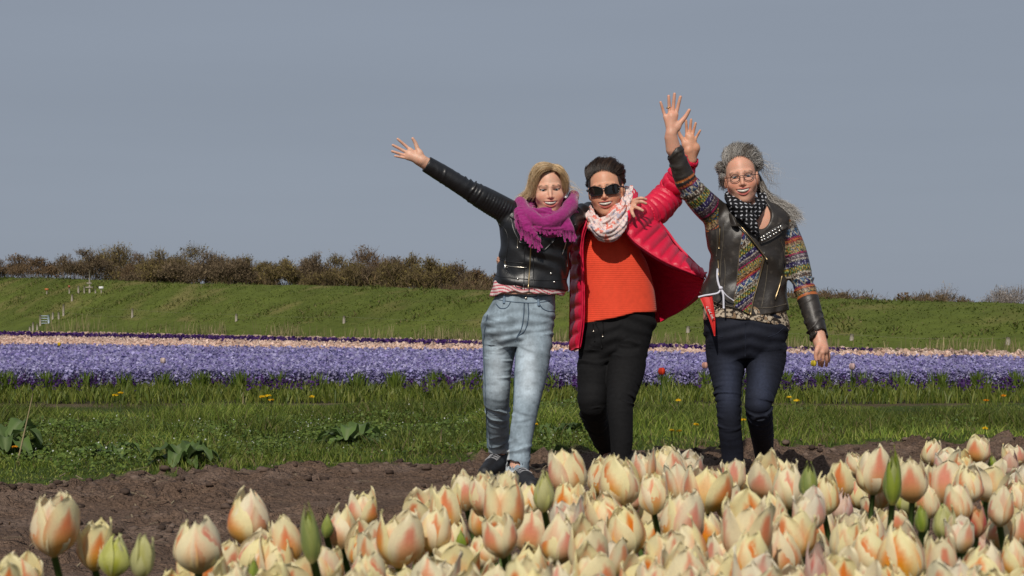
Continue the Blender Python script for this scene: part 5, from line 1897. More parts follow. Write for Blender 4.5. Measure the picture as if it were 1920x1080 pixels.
def build_field():
    g = np.random.default_rng(31)
    X0, X1 = -30.0, 16.0
    soil = pmat('field_soil', (.035, .034, .020), .95, var=(6, .3), spec=.1)
    purp = pmat('bloom_carpet', (.21, .19, .365), .9, var=(30, .4), spec=.1, bump=(40, .8, .03))
    pinkm = pmat('bloom_carpet_pink', (.60, .44, .36), .9, var=(26, .2), spec=.1, bump=(40, .8, .03))
    darkm = pmat('bloom_carpet_dark', (.045, .018, .085), .9, var=(26, .3), spec=.1)
    def strip(name, near, far, z, mat, kind='structure'):
        xs = np.linspace(X0, X1, 60)
        a = np.stack([xs, near(xs), 0 * xs + z], 1)
        b = np.stack([xs, far(xs), 0 * xs + z], 1)
        V = np.vstack([a, b, a - [0, 0, z + .02], b - [0, 0, z + .02]])
        n = len(xs)
        i = np.arange(n - 1)
        tag(mk(name, V, np.vstack([np.stack([i, i + 1, i + n + 1, i + n], 1), np.stack([i, i + 2 * n, i + 2 * n + 1, i + 1], 1), np.stack([i + n, i + n + 1, i + 3 * n + 1, i + 3 * n], 1)]), mat), kind=kind)
    d0, d1, d2, d3 = [(lambda x, L=L: np.maximum(line_d(L, x), 19.5)) for L in (B0, B1, B2, B3)]
    front = lambda x: 0 * x + 18.75
    strip('field', lambda x: 17.35 + .12 * np.sin(x * 5), lambda x: d3(x) + 1.5, .012, soil)
    strip('blue_flower_bed', lambda x: front(x) + .5, d0, ZT - .06, purp)
    strip('pink_flower_bed', d0, d1, ZT - .045, pinkm)
    strip('dark_flower_bed', d1, d2, ZT - .04, darkm)
    strip('pale_flower_bed', d2, d3, ZT - .04, pinkm)
    # blue hyacinths
    n = 56000
    y = 18.6 + (36 - 18.6) * g.random(n) ** 1.7
    x = (g.random(n) * 2 - 1) * (.315 * y + 1.3) + .6
    k = y < d0(x) + .2
    p = np.stack([x[k], y[k]], 1)
    bed = (np.sin(p[:, 0] * 0 + p[:, 1] * 6.283 / 1.5) > -2)
    pal = [(.29, .265, .475), (.34, .315, .52), (.225, .20, .40), (.41, .385, .57), (.255, .215, .44)]
    near = p[:, 1] < 22.5
    z = ZT - .05 + .05 * g.random(len(p)) + .03 * (fbm(p, 2, 2, 8) - .5)
    spikes('blue_hyacinths', p[near], z[near], 13, .030, pal, 41, .14, .028)
    spikes('blue_hyacinths', p[~near], z[~near], 5, .050, pal, 42, .12, .04)
    # front fringe: leaves with spent dark purple flowers
    n = 19000
    x = -8 + 18 * g.random(n)
    y = 17.15 + 1.75 * g.random(n)
    p = np.stack([x, y], 1)
    row = .5 + .5 * np.sin(x * 6.28 / .9 + 2 * vnoise(np.stack([x, y], 1) * .7, 3))
    h = (.125 + .095 * g.random(n)) * (.75 + .35 * sstep(17.2, 18.4, y)) * (.85 + .3 * vnoise(p * [1.6, .4], 9))
    col = pick([(.115, .150, .020), (.150, .182, .028), (.075, .110, .017), (.185, .20, .042)], n, g)
    blades(np.column_stack([p, 0 * x + .0]), h, .0045 + .004 * g.random(n), g.random(n) * 6.28, .15 + .45 * g.random(n), g.random(n) * 6.28, col, 'hyacinth_leaves', M_LEAF)
    n = 700
    x = -8 + 16 * g.random(n)
    y = 17.4 + 1.5 * g.random(n)
    k = vnoise(np.stack([x * 1.3, y * 0.2], 1), 4) > .42
    p = np.stack([x[k], y[k]], 1)
    spikes('purple_hyacinths', p, .15 + .06 * g.random(len(p)), 13, .026, [(.060, .022, .115), (.085, .035, .15), (.045, .018, .085)], 44, .10, .022)
    # tall leaf tufts poking out of the blue edge
    n = 2600
    x = -8 + 16 * g.random(n)
    c = np.round(x / .42 + .4 * np.sin(x * 3)) * .42
    x = c + g.normal(0, .04, n)
    y = 18.35 + .25 * g.random(n)
    blades(np.column_stack([x, y, 0 * x]), .24 + .10 * g.random(n), .007 + .004 * g.random(n), g.random(n) * 6.28, .1 + .3 * g.random(n), g.random(n) * 6.28, pick([(.085, .13, .018), (.115, .16, .026)], n, g), 'hyacinth_leaf_tufts', M_LEAF)
    # pink, dark and pale rows
    n = 26000
    y = 22 + 40 * g.random(n) ** 1.4
    x = (g.random(n) * 2 - 1) * (.315 * y + .5)
    p = np.stack([x, y], 1)
    k = (y > d0(x)) & (y < d1(x))
    q = p[k]
    far = sstep(0, 1, (q[:, 1] - d0(q[:, 0])) / (d1(q[:, 0]) - d0(q[:, 0])))
    s = spikes('pink_hyacinths', q, ZT - .03 + .05 * g.random(len(q)), 5, .055, [(.70, .53, .44), (.72, .57, .48), (.62, .43, .33), (.68, .49, .40)], 45, .08, .045, .35, .1)
    k = (y > d1(x)) & (y < d2(x)) & (d2(x) - d1(x) > .8)
    spikes('violet_hyacinths', p[k], ZT + 0 * p[k][:, 0] + .01, 6, .07, [(.075, .03, .14), (.055, .02, .11)], 46, .12, .06)
    k = (y > d2(x) - .3) & (y < d3(x) + 1.2)
    spikes('pale_hyacinths', p[k], ZT + 0 * p[k][:, 0], 5, .07, [(.58, .44, .36), (.50, .36, .26)], 47, .10, .05)
    # odd flowers standing out of the beds
    for (px, py, col, lab) in ((1239, 697, (.62, .05, .02), 'single red and yellow tulip standing in the blue flowers'), (1320, 686, (.62, .33, .26), 'pale pink stray flower in the blue flowers beside the grey haired person'),
                               (110, 646, (.66, .47, .02), 'yellow stray flower at the back edge of the blue flowers'), (1524, 682, (.62, .48, .04), 'yellow stray flower beside the hanging hand'),
                               (304, 677, (.66, .52, .46), 'whitish stray flower in the blue flowers at the left'), (1596, 688, (.60, .42, .42), 'pinkish stray flower right of the hanging hand')):
        a = to_ground(px, py, .34)
        o = empty('stray_flower', (a[0], a[1], 0), lab, 'flower')
        b = Bag()
        b.tube([(a[0], a[1], .01), (a[0] + .01, a[1], .31)], .006, 5, (.06, .11, .03))
        b.build('stem', M_LEAF, o, True, True)
        b = Bag()
        for k in range(6):
            an = k * 1.047
            d = np.array([math.cos(an), math.sin(an), 0])
            b.ball(np.array([a[0] + .01, a[1], .345]) + d * .016, (.020, .020, .036), np.asarray(col) * (.8 + .4 * (k % 2)), 6)
        b.build('blossom', M_FLOWER, o, True, True)

# ---- dike
_foot = (to_ground(0, 621.5), to_ground(1920, 664.5))
def foot_d(x):
    return line_d(_foot, x)
# crest profile in real terms: height of the bank as seen above its foot
_cx = np.array([-400, 0, 150, 300, 640, 930, 1540, 1920, 2400.])
_cy = np.array([512, 518, 522, 529, 535, 545, 561.5, 574, 588.])
_cx2, _cz = [], []
for a, b in zip(_cx, _cy):
    # walk out along the sight line to 11 m behind the foot
    t = (a - 960) / F
    f0, f1 = _foot
    m_ = (f1[1] - f0[1]) / (f1[0] - f0[0])
    D_ = (f0[1] - m_ * f0[0]) / (1 - m_ * t) + 11
    _cx2.append(t * D_)
    _cz.append(CH - (b - HZ) / F * D_)
_cx2, _cz = np.array(_cx2), np.array(_cz)
def dike_z(x, s):
    """Height at x, s metres behind the foot line."""
    top = np.interp(x, _cx2, _cz)
    t = np.clip(s / 11.0, 0, 1)
    prof = .55 * t + .45 * t * t * (3 - 2 * t)
    z = top * np.where(s <= 11, prof, 1 - .035 * np.clip(s - 13, 0, 14))
    return z

def build_dike():
    xs = np.arange(-46, 26, .35)
    ss = np.concatenate([np.linspace(-.4, 14, 48), np.linspace(15, 70, 14)])
    X, Sg = np.meshgrid(xs, ss)
    x, s = X.ravel(), Sg.ravel()
    y = foot_d(x) + s
    p = np.stack([x, y], 1)
    z = dike_z(x, s) + (.14 * (fbm(p, .55, 3, 4) - .5) + .04 * (fbm(p, 2.2, 2, 5) - .5)) * sstep(.2, 2, s) * (1 - .6 * sstep(10, 12, s))
    n = fbm(p * [1, .6], .35, 4, 9)
    n2 = fbm(p, 1.6, 3, 19)
    C = np.array((.088, .110, .020)) * (.50 + .60 * n + .45 * n2)[:, None]
    b = sstep(.50, .72, fbm(p * [1, .8], .8, 3, 29)) * .7 * (s > 3)
    C = C * (1 - b[:, None]) + np.array((.175, .148, .055)) * b[:, None]
    m_ = pmat('dike_grass', rough=.9, attr=True, bump=[(3, .5, .06), (12, .6, .04)], var=(2.2, .18), spec=.1)
    o = mk('dike', np.column_stack([p, z]), grid_faces(len(ss), len(xs)), m_, None, True, C)
    tag(o, kind='structure')
    g = np.random.default_rng(51)
    n = 38000
    x = -34 + 48 * g.random(n)
    s = 11.5 * g.random(n)
    y = foot_d(x) + s
    k = np.abs(x) < .34 * y
    x, s, y = x[k], s[k], y[k]
    p = np.stack([x, y], 1)
    n = len(x)
    z = dike_z(x, s) + (.14 * (fbm(p, .55, 3, 4) - .5) + .04 * (fbm(p, 2.2, 2, 5) - .5)) * sstep(.2, 2, s) - .02
    t = fbm(p, .8, 3, 29)
    h = (.05 + .10 * sstep(.45, .75, t)) * (.5 + g.random(n)) * (.55 + .45 * sstep(2, 4, s))
    col = pick([(.092, .120, .020), (.108, .134, .024), (.070, .100, .017), (.13, .148, .034)], n, g, .25)
    br = g.random(n) < .06 + .22 * sstep(.52, .7, t)
    col[br] = pick([(.20, .165, .068), (.16, .138, .054)], br.sum(), g)
    blades(np.column_stack([p, z]), h, .012 + .016 * g.random(n), g.random(n) * 6.28, .4 + .8 * g.random(n), g.random(n) * 6.28, col, 'dike_grass', M_GRASS)
    # dry reeds along the foot
    n = 5200
    px = g.random(n)
    x = -24 + 38 * px
    y = foot_d(x) + .2 + 1.1 * g.random(n)
    dens = sstep(.40, .62, vnoise(np.stack([x * .55, 0 * x], 1), 12)) * sstep(-16, -9, x) + .10
    left = (x < -20.5) * .25
    k = (g.random(n) < np.maximum(dens, left)) & (np.abs(x) < .34 * y)
    x, y = x[k], y[k]
    n = len(x)
    h = (.22 + .55 * g.random(n) ** 1.6) * (1 + .5 * (x < -19)) * np.clip(y / 70, .45, 1.1)
    blades(np.stack([x, y, 0 * x], 1), h, .007 + .008 * g.random(n), g.random(n) * 6.28, .05 + .25 * g.random(n), g.random(n) * 6.28, pick([(.24, .205, .10), (.18, .165, .075), (.13, .14, .05), (.28, .235, .125)], n, g), 'dry_reeds', M_DRY)

def on_dike(px, py, lo=0, hi=11.5):
    """The spot on the dike seen at a photo pixel."""
    t = (px - 960) / F
    f0, f1 = _foot
    m_ = (f1[1] - f0[1]) / (f1[0] - f0[0])
    D0 = (f0[1] - m_ * f0[0]) / (1 - m_ * t)
    s = np.linspace(lo, hi, 200)
    y = D0 + s
    x = t * y
    ss = y - foot_d(x)
    z = dike_z(x, ss)
    row = HZ - (z - CH) / y * F
    i = int(np.argmin(np.abs(row - py)))
    return np.array([x[i], y[i], z[i]])

def build_fences():
    def fence(name, posts, label, cat, wire=True, ph=None):
        b0 = on_dike(posts[0][0], posts[0][2])
        o = empty(name, b0, label, cat)
        tops = []
        for (px, pt, pb) in posts:
            a = on_dike(px, pb)
            h = (pb - pt) / F * a[1]
            b = Bag()
            b.tube([a - [0, 0, .15], a + [0, 0, h * .5], a + [.01, 0, h]], [.055, .055, .05], 7)
            b.build('post', M_WOOD, o)
            tops.append(a + [0, -.05, h * .88])
        if wire:
            for f_ in (1.0, .55):
                b = Bag()
                for a, c in zip(tops[:-1], tops[1:]):
                    t = np.linspace(0, 1, 9)[:, None]
                    q = a + (c - a) * t
                    q[:, 2] -= .06 * np.sin(t[:, 0] * math.pi)
                    b.tube(q - [0, 0, (1 - f_) * .8], .0045, 4)
                b.build('wire', pmat('fence_wire', (.20, .20, .11), .6) if 'fence_wire' not in bpy.data.materials else bpy.data.materials['fence_wire'], o)
        return o
    fence('wire_fence', [(119, 570, 592), (248, 578, 596), (443, 588, 601), (645, 592, 607), (910, 599, 613)], 'low wire fence with wooden posts running along the middle of the dike', 'fence')
    fence('wire_fence', [(1290, 611, 624), (1597, 626, 641), (1890, 632, 645)], 'low wire fence at the dike foot right of the grey haired person', 'fence')
    fence('post_fence', [(56, 612, 621), (62, 604, 620), (70, 607, 619)], 'three short posts at the foot of the dike by the field corner', 'fence', False)
    fence('post_fence', [(99, 585, 598), (110, 585, 598)], 'two low wooden posts just right of the pale blue gate', 'fence', False)
    fence('post_fence', [(135, 552, 564), (147, 520, 534)], 'two pale posts climbing the dike slope to the crest', 'fence', False)
    # gate
    a = on_dike(82, 609)
    o = empty('gate', a, 'small pale blue metal gate at the foot of the dike', 'gate')
    m_ = pmat('gate_paint', (.42, .50, .60), .5)
    h = 19 / F * a[1]
    for dx in (-.18, .26):
        b = Bag()
        b.tube([a + [dx, 0, -.1], a + [dx, 0, h]], .05 if dx < 0 else .06, 6)
        b.build('gate_post', M_WOOD if dx < 0 else m_, o)
    for i in range(4):
        b = Bag()
        z = h * (.15 + .24 * i)
        b.tube([a + [-.18, 0, z], a + [.26, 0, z]], .02, 5)
        b.build('rail', m_, o)
    # signs and a pole on the crest
    def sign(px, pt, pb, col, label, w, hgt):
        a = on_dike(px, pb, 6)
        hh = (pb - pt) / F * a[1]
        o = empty('sign', a, label, 'sign')
        b = Bag()
        b.tube([a - [0, 0, .1], a + [0, 0, hh * .85]], .035, 6)
        b.build('pole', M_WOOD, o)
        b = Bag()
        b.box(a + [0, -.05, hh * .85], (w, .015, hgt))
        b.build('board', pmat('sign_paint', col, .5), o, False)
    sign(190, 518, 529, (.72, .72, .70), 'small white sign on a short pole on the dike crest', .12, .07)
    sign(88, 513, 523, (.50, .16, .05), 'small orange brown sign on the dike crest at the left', .10, .05)
    sign(130, 507, 522, (.36, .10, .06), 'narrow reddish marker sign on the dike crest before the trees', .05, .06)
    a = on_dike(168, 524, 6)
    o = empty('viewpoint_post', a, 'tall pale post with crossbars at the top of the dike path', 'post')
    b = Bag()
    b.tube([a - [0, 0, .1], a + [0, 0, 1.25]], [.05, .035], 7)
    b.build('post', M_WOOD, o)
    for z, w in ((.30, .20), (.52, .14)):
        b = Bag()
        b.box(a + [.0, -.06, z], (w, .02, .035))
        b.build('crossbar', M_WOOD, o, False)
    for px, pt, pb in ((158, 507, 521), (179, 517, 525)):
        a = on_dike(px, pb, 6)
        b = Bag()
        b.tube([a - [0, 0, .1], a + [0, 0, (pb - pt) / F * a[1]]], .04, 6)
        q = b.build('fence_post', M_WOOD)
        tag(q, 'short pale post left of the tall crossbar post on the crest' if px == 158 else 'short pale post between the tall crossbar post and the white sign', 'post')

# ---- shrubs and trees behind the dike
def bare_tree(name, base, H, W, seed, label, group, pal, dens=1.0, multi=5):
    g = np.random.default_rng(seed)
    o = empty(name, base, label, 'tree' if name == 'tree' else 'shrub', group)
    T, Br = Bag(), []
    tips = []
    def grow(p, d, L, r, lev):
        n = 4
        pts = [p]
        for i in range(n):
            d = d + g.normal(0, .13, 3) + [0, 0, .05]
            d = d / np.linalg.norm(d)
            pts.append(pts[-1] + d * L / n)
        T.tube(pts, np.linspace(r, r * .55, n + 1), 4)
        tips.append((pts[-1], d))
        tips.append((pts[-2], d))
        if lev < 2:
            for k in range(g.integers(3, 5)):
                i = g.integers(1, n + 1)
                e = d + g.normal(0, .55, 3) * [1, 1, .5]
                e[2] = abs(e[2]) * .8 + .1
                grow(pts[i], e / np.linalg.norm(e), L * .62, r * .5, lev + 1)
    base = np.asarray(base, float)
    for k in range(multi):
        a = g.random() * 6.28
        d = np.array([math.cos(a) * .45 * W / H, math.sin(a) * .3, 1.0])
        grow(base + [math.cos(a) * .16 * W, math.sin(a) * .12 * W, -.2], d / np.linalg.norm(d), H * (.42 + .14 * g.random()), .035 * H / 3, 0)
    T.build('trunk', M_BARK, o)
    # crown: twigs and buds spread through its volume
    n = int(2100 * dens)
    nl = 8 + int(g.integers(0, 4))                     # the crown is several uneven clumps
    ctr = np.stack([g.normal(0, .55, nl), g.normal(0, .4, nl), g.random(nl) * .9 - .62], 1)
    ctr[0] = (g.normal(0, .12), 0, .56)
    rad = .26 + .26 * g.random(nl)
    rad[0] = .30
    wgt = rad ** 2
    li = g.choice(nl, n, p=wgt / wgt.sum())
    u = g.normal(0, 1, (n, 3))
    u /= nrm(u)[:, None]
    r = g.random(n) ** .62
    q = ctr[li] + u * (r * rad[li])[:, None] * [1, 1, 1.1]
    q[:, 2] = np.minimum(q[:, 2], 1.0)
    q[:, 2] -= .22 * (q[:, 0] ** 2)
    pos = base + np.array([0, 0, H * .52]) + q * [W * .72, W * .5, H * .50]
    ok = pos[:, 2] > base[2] + .05
    pos, u = pos[ok], u[ok]
    n = len(pos)
    d = u * .35 + g.normal(0, .38, (n, 3)) + [0, 0, .95]
    d /= nrm(d)[:, None]
    L = H * (.07 + .16 * g.random(n) ** 1.5)
    w = np.cross(d, g.normal(0, 1, (n, 3)))
    w /= nrm(w)[:, None]
    wd = (.007 + .009 * g.random(n))[:, None]
    V = [np.stack([pos - w * wd, pos + w * wd, pos + d * L[:, None]], 1).reshape(-1, 3)]
    fs = [np.arange(3 * n).reshape(-1, 3)]
    dark = np.mean(pal, 0)
    C = [np.repeat(pick([(.15, .105, .070), (.115, .080, .055), (.185, .135, .092)], n, g) * .6 + dark * .4, 3, axis=0)]
    nb = int(n * 1.3)
    i = g.integers(0, n, nb)
    c = pos[i] + d[i] * (L[i] * g.random(nb))[:, None]
    a1, a2 = g.normal(0, 1, (nb, 3)), g.normal(0, 1, (nb, 3))
    s = (.03 + .045 * g.random(nb))[:, None]
    V.append(np.stack([c + a1 * s * .5, c + a2 * s * .5, c - (a1 + a2) * s * .4], 1).reshape(-1, 3))
    fs.append(np.arange(3 * nb).reshape(-1, 3) + 3 * n)
    tone = .7 + .6 * vnoise(c * 1.3, 7)
    C.append(np.repeat(pick(pal, nb, g) * tone[:, None], 3, axis=0))
    mk('crown', np.vstack(V), np.vstack(fs), M_TWIG, o, False, np.vstack(C))
    return o

BROWN = [(.155, .115, .068), (.130, .098, .060), (.180, .135, .080), (.11, .082, .05)]
OLIVE = [(.165, .130, .045), (.140, .110, .042), (.190, .150, .054), (.12, .092, .042)]
RUST = [(.170, .110, .058), (.145, .095, .052), (.120, .080, .046)]
GREY = [(.30, .27, .25), (.25, .225, .21), (.35, .32, .30)]
TREE_WORDS = ['rust brown tree cut off outside the left edge', 'rust brown tree with a rounded crown at the left edge', 'domed reddish brown tree left of the gap with the crest signs', 'thin bare tree rising behind the tall crossbar post',
 'tallest olive tree with a bushy top right of the white sign', 'rust tinted tree leaning against the tallest olive tree', 'pale olive tree with a thin see-through top', 'broad olive brown tree with the highest twigs left of the pale jeans', 'dark brown tree in front of the broad olive one', 'bare brown tree sloping down to the right of the broad olive one', 'low brown tree at the first dip of the tree line',
 'pointed olive tree standing up out of the first dip', 'yellowish olive tree with a flat low crown', 'slim yellow olive tree before the second dip', 'wide bare brown tree right of the second dip', 'narrow bare tree sticking up above its neighbours', 'olive tree rising towards the rust domed one', 'large rust domed tree, highest of the right half of the line', 'brown tree filling the shoulder right of the rust dome', 'twin topped olive brown tree above the wire fence post', 'olive tree with feathery top above the outstretched arm side slope', 'long low brown tree sloping towards the black jacket', 'small rust tree just left of the black jacket hem', 'rust shrub like tree hidden partly behind the black jacket']
SHRUB_WORDS = ['brown shrub partly behind the hanging sleeve', 'rusty shrub just right of the hanging sleeve', 'brown rounded shrub, highest near the hanging sleeve', 'flat brown shrub in the middle of the right crest', 'low reddish shrub right of the flat middle one', 'brown shrub before the pale grey bush', 'dark brown shrub in front of the pale grey bush', 'small last brown shrub at the gap before the right edge']
def build_trees():
    L = [(-70, 476, 150, RUST), (18, 478, 110, RUST), (62, 482, 95, RUST), (160, 466, 70, BROWN), (228, 459, 110, OLIVE), (262, 474, 70, RUST), (300, 468, 80, OLIVE), (352, 460, 120, OLIVE), (330, 478, 90, BROWN), (395, 472, 90, BROWN), (440, 484, 70, BROWN),
         (462, 480, 60, OLIVE), (497, 490, 70, OLIVE), (540, 485, 60, OLIVE), (580, 484, 70, BROWN), (602, 473, 50, BROWN), (640, 478, 90, OLIVE), (694, 465, 110, RUST), (735, 482, 70, BROWN), (780, 480, 80, OLIVE), (815, 482, 70, OLIVE), (858, 494, 90, BROWN), (900, 506, 60, RUST), (940, 512, 70, RUST)]
    words_ = ['tallest', 'broad', 'slim', 'ragged', 'rounded', 'leaning', 'thin topped', 'dense', 'low', 'sparse', 'bushy', 'upright']
    for i, (px, pt, w, pal) in enumerate(L):
        t = (px - 960) / F
        a = on_dike(px, 400, 11, 11.5)
        D = a[1] + 6 + 7 * ((i * 37) % 10) / 10
        zb = float(dike_z(np.array([t * D]), np.array([D - foot_d(t * D)]))[0])
        zt = CH - (pt - HZ) / F * D
        H = zt - zb
        W = w / F * D
        tone = {id(RUST): 'rust brown', id(BROWN): 'bare brown', id(OLIVE): 'olive brown budding'}[id(pal)]
        where = 'at the left edge of the photo' if px < 20 else 'behind the dike, number %d from the left in the tree line' % i if i > 0 else ''
        bare_tree('tree', (t * D, D, zb), H, W, 100 + i, TREE_WORDS[i], 'tree line behind the dike', pal, 2.1 * max(.7, min(1.6, w / 80)))
    g = np.random.default_rng(61)
    n = 16000
    x = -46 + 47 * g.random(n)
    y = foot_d(x) + 14 + 10 * g.random(n)
    z = dike_z(x, y - foot_d(x))
    h = .95 * g.random(n) + .25
    pos = np.stack([x, y, z + (h - .25) * g.random(n)], 1)
    col = pick(BROWN + RUST + OLIVE, n, g, .3) * (.45 + .5 * vnoise(np.stack([x, z * 2], 1), 3))[:, None]
    blades(pos, .18 + .25 * g.random(n), .008 + .014 * g.random(n), g.random(n) * 6.28, .3 + 1.0 * g.random(n), g.random(n) * 6.28, col, 'undergrowth', M_TWIG)
    n = 9000
    x = -3 + 17 * g.random(n)
    y = foot_d(x) + 13 + 4 * g.random(n)
    z = dike_z(x, y - foot_d(x))
    t = 960 + x / y * F
    hh = np.interp(t, [1450, 1530, 1600, 1660, 1790, 1815, 1830], [.26, .34, .30, .26, .30, .14, 0])
    pos = np.stack([x, y, z + hh * g.random(n)], 1)
    k = (hh > .02) & (vnoise(np.stack([x * 1.6, 0 * x], 1), 6) * 1.2 > pos[:, 2] - z)
    col = pick(BROWN + RUST, n, g, .3) * .8
    blades(pos[k], (.06 + .12 * g.random(n))[k], (.004 + .007 * g.random(n))[k], (g.random(n) * 6.28)[k], (.3 + 1.0 * g.random(n))[k], (g.random(n) * 6.28)[k], col[k], 'undergrowth', M_TWIG)
    R = [(1490, 548, 60, BROWN), (1545, 546, 50, RUST), (1580, 546, 60, BROWN), (1635, 553, 70, BROWN), (1680, 551, 70, RUST), (1725, 553, 60, BROWN), (1770, 553, 70, BROWN), (1805, 560, 40, BROWN)]
    for i, (px, pt, w, pal) in enumerate(R):
        t = (px - 960) / F
        a = on_dike(px, 400, 11, 11.5)
        D = a[1] + 5 + (i % 3)
        zb = float(dike_z(np.array([t * D]), np.array([D - foot_d(t * D)]))[0])
        bare_tree('shrub', (t * D, D, zb - .1), CH - (pt - HZ) / F * D - zb + .1, w / F * D * 1.15, 200 + i, SHRUB_WORDS[i], 'low shrubs on the right dike crest', pal, .8, 4)
    for i, (px, pt, w) in enumerate(((1768, 538, 95), (1868, 538, 85), (1912, 535, 95), (1980, 540, 110))):
        t = (px - 960) / F
        D = 95 + 4 * i
        zt = CH - (pt - HZ) / F * D
        bare_tree('shrub', (t * D, D, 0.0), zt, w / F * D, 300 + i, ['pale grey leafless shrub standing far behind the brown shrubs', 'pale grey leafless shrub beyond the dike, second from the right edge', 'pale grey leafless shrub beyond the dike nearest the right edge', 'pale grey shrub just outside the right edge'][i], 'pale grey shrubs far right', GREY, 1.1, 5)

# ---- single plants of the verge
def build_plants():
    g = np.random.default_rng(71)
    def dock(px, py, size, nl, label, seed, lean=None):
        a = to_ground(px, py, .05)
        gg = np.random.default_rng(seed)
        z0 = gz(a[0], a[1])
        o = empty('dock_plant', (a[0], a[1], z0), label, 'plant', 'dock plants in the verge')
        for i in range(nl):
            an = i * 2.4 + gg.random() * .8
            L = size * (.55 + .6 * gg.random())
            rise = .35 + .75 * gg.random()
            w = L * (.13 + .07 * gg.random())
            d = np.array([math.cos(an), math.sin(an) * .8, 0])
            sd = np.array([-d[1], d[0], 0])
            nu, nv = 5, 9
            V = []
            for v in np.linspace(0, 1, nv):
                c = np.array([a[0], a[1], z0]) + d * L * (v ** 1.1) * (1 - .25 * rise) + [0, 0, L * (rise * v - (.35 + .5 * rise) * v ** 2.6) + .01]
                ww = w * (.10 + 1.0 * math.sin(math.pi * min(1, v * .92 + .04)) ** .8) * (v > .18) + .006
                for u in np.linspace(-1, 1, nu):
                    V.append(c + sd * ww * u + [0, 0, .25 * ww * abs(u) + .02 * math.sin(v * 15 + u * 3 + i) * abs(u)])
            col = np.array((.095, .150, .040)) * (.6 + .8 * gg.random())
            C = np.tile(col, (len(V), 1))
            C[2::5] = np.array((.17, .22, .09))
            mk('leaf', V, grid_faces(nv, nu), M_LEAF, o, True, C)
        return o
    dock(662, 822, .36, 18, 'large dock plant with broad ribbed leaves in the middle of the left verge', 1)
    dock(345, 862, .34, 11, 'dock plant with drooping leaves close to the soil, left part of the verge', 2)
    dock(215, 850, .26, 7, 'small dock plant in the grass left of the drooping one', 3)
    dock(8, 850, .40, 12, 'dark dock plant cut off by the left edge of the photo', 4)
    dock(1045, 812, .30, 9, 'dock plant half hidden between the pale jeans and the black trousers', 5)
    dock(355, 745, .26, 6, 'small dock plant with raised leaves below the blue flowers', 6)
    # tall dry stalk
    b0 = to_ground(33, 872)
    z0 = gz(*b0)
    D = b0[1]
    top = P(62, 737, D)
    b = Bag()
    b.tube(resample(np.array([[b0[0], D, z0], [b0[0] + .05, D, z0 + .22], top]), 12), np.linspace(.006, .003, 12), 5)
    tag(b.build('dry_stalk', pmat('stalk', (.30, .24, .13), .8)), 'tall dry straw coloured stalk leaning right at the left edge', 'stalk')
    for (px, pt, pb, lab) in ((825, 800, 842, 'thin upright dry stalk in the grass left of the pale jeans'), (696, 838, 856, 'short broken stalk stub below the large dock plant'), (455, 735, 760, 'short dry stalk between the dandelions below the hyacinth leaves')):
        a = to_ground(px, pb)
        z0 = gz(*a)
        b = Bag()
        b.tube([(a[0], a[1], z0), (a[0] + .01, a[1], z0 + (pb - pt) / F * a[1])], .005, 5)
        tag(b.build('dry_stalk', bpy.data.materials['stalk']), lab, 'stalk')
    # dandelions
    DL = [(216, 741, 'yellow dandelion, lower of the pair below the hyacinth leaves at left'), (226, 737, 'yellow dandelion, upper of the pair below the hyacinth leaves at left'), (491, 744, 'yellow dandelion, leftmost of the close cluster left of the pale jeans'), (503, 742, 'yellow dandelion topping the close cluster left of the pale jeans'), (509, 750, 'yellow dandelion lowest in the close cluster left of the pale jeans'), (585, 744, 'lone yellow dandelion right of the close cluster'),
          (1003, 795, 'yellow dandelion beside the right leg of the pale jeans'), (1272, 751, 'yellow dandelion in the grass right of the black trousers'), (1260, 807, 'yellow dandelion, left one of the pair low between the two trousers'), (1273, 808, 'yellow dandelion, right one of the pair low between the two trousers'), (1305, 796, 'small yellow dandelion left of the dark blue jeans'),
          (1394, 787, 'yellow dandelion seen between the dark blue trouser legs'), (1479, 745, 'yellow dandelion right of the dark jeans, upper one'), (1494, 751, 'yellow dandelion right of the dark jeans, lower one'), (1882, 742, 'orange yellow dandelion near the right edge, upper'), (1848, 751, 'orange yellow dandelion near the right edge, lower'), (1847, 803, 'small yellow dandelion low in the right verge'), (28, 838, 'orange flower in the dark plant at the left edge')]
    for i, (px, py, lab) in enumerate(DL):
        a = to_ground(px, py, .16)
        z0 = gz(*a)
        o = empty('dandelion', (a[0], a[1], z0), lab, 'flower', 'dandelions in the verge')
        r = 4.6 / F * a[1]
        zt = P(px, py, a[1])[2]
        b = Bag()
        b.tube([(a[0], a[1], z0), (a[0], a[1], zt)], .003, 4, (.07, .11, .03))
        b.build('stem', M_LEAF, o, True, True)
        gg = np.random.default_rng(i)
        n = 26
        an = gg.random(n) * 6.28
        rr = r * np.sqrt(gg.random(n))
        q = np.stack([a[0] + rr * np.cos(an), a[1] + rr * np.sin(an), zt + .5 * (r - rr) * .6], 1)
        col = pick([(.70, .42, .01), (.72, .50, .02)], n, gg, .1) if i < 14 or i == 16 else pick([(.66, .27, .01)], n, gg, .1)
        flecks(q, np.full(n, r * .9), 'blossom', M_FLOWER, col, .3, i, None, o)

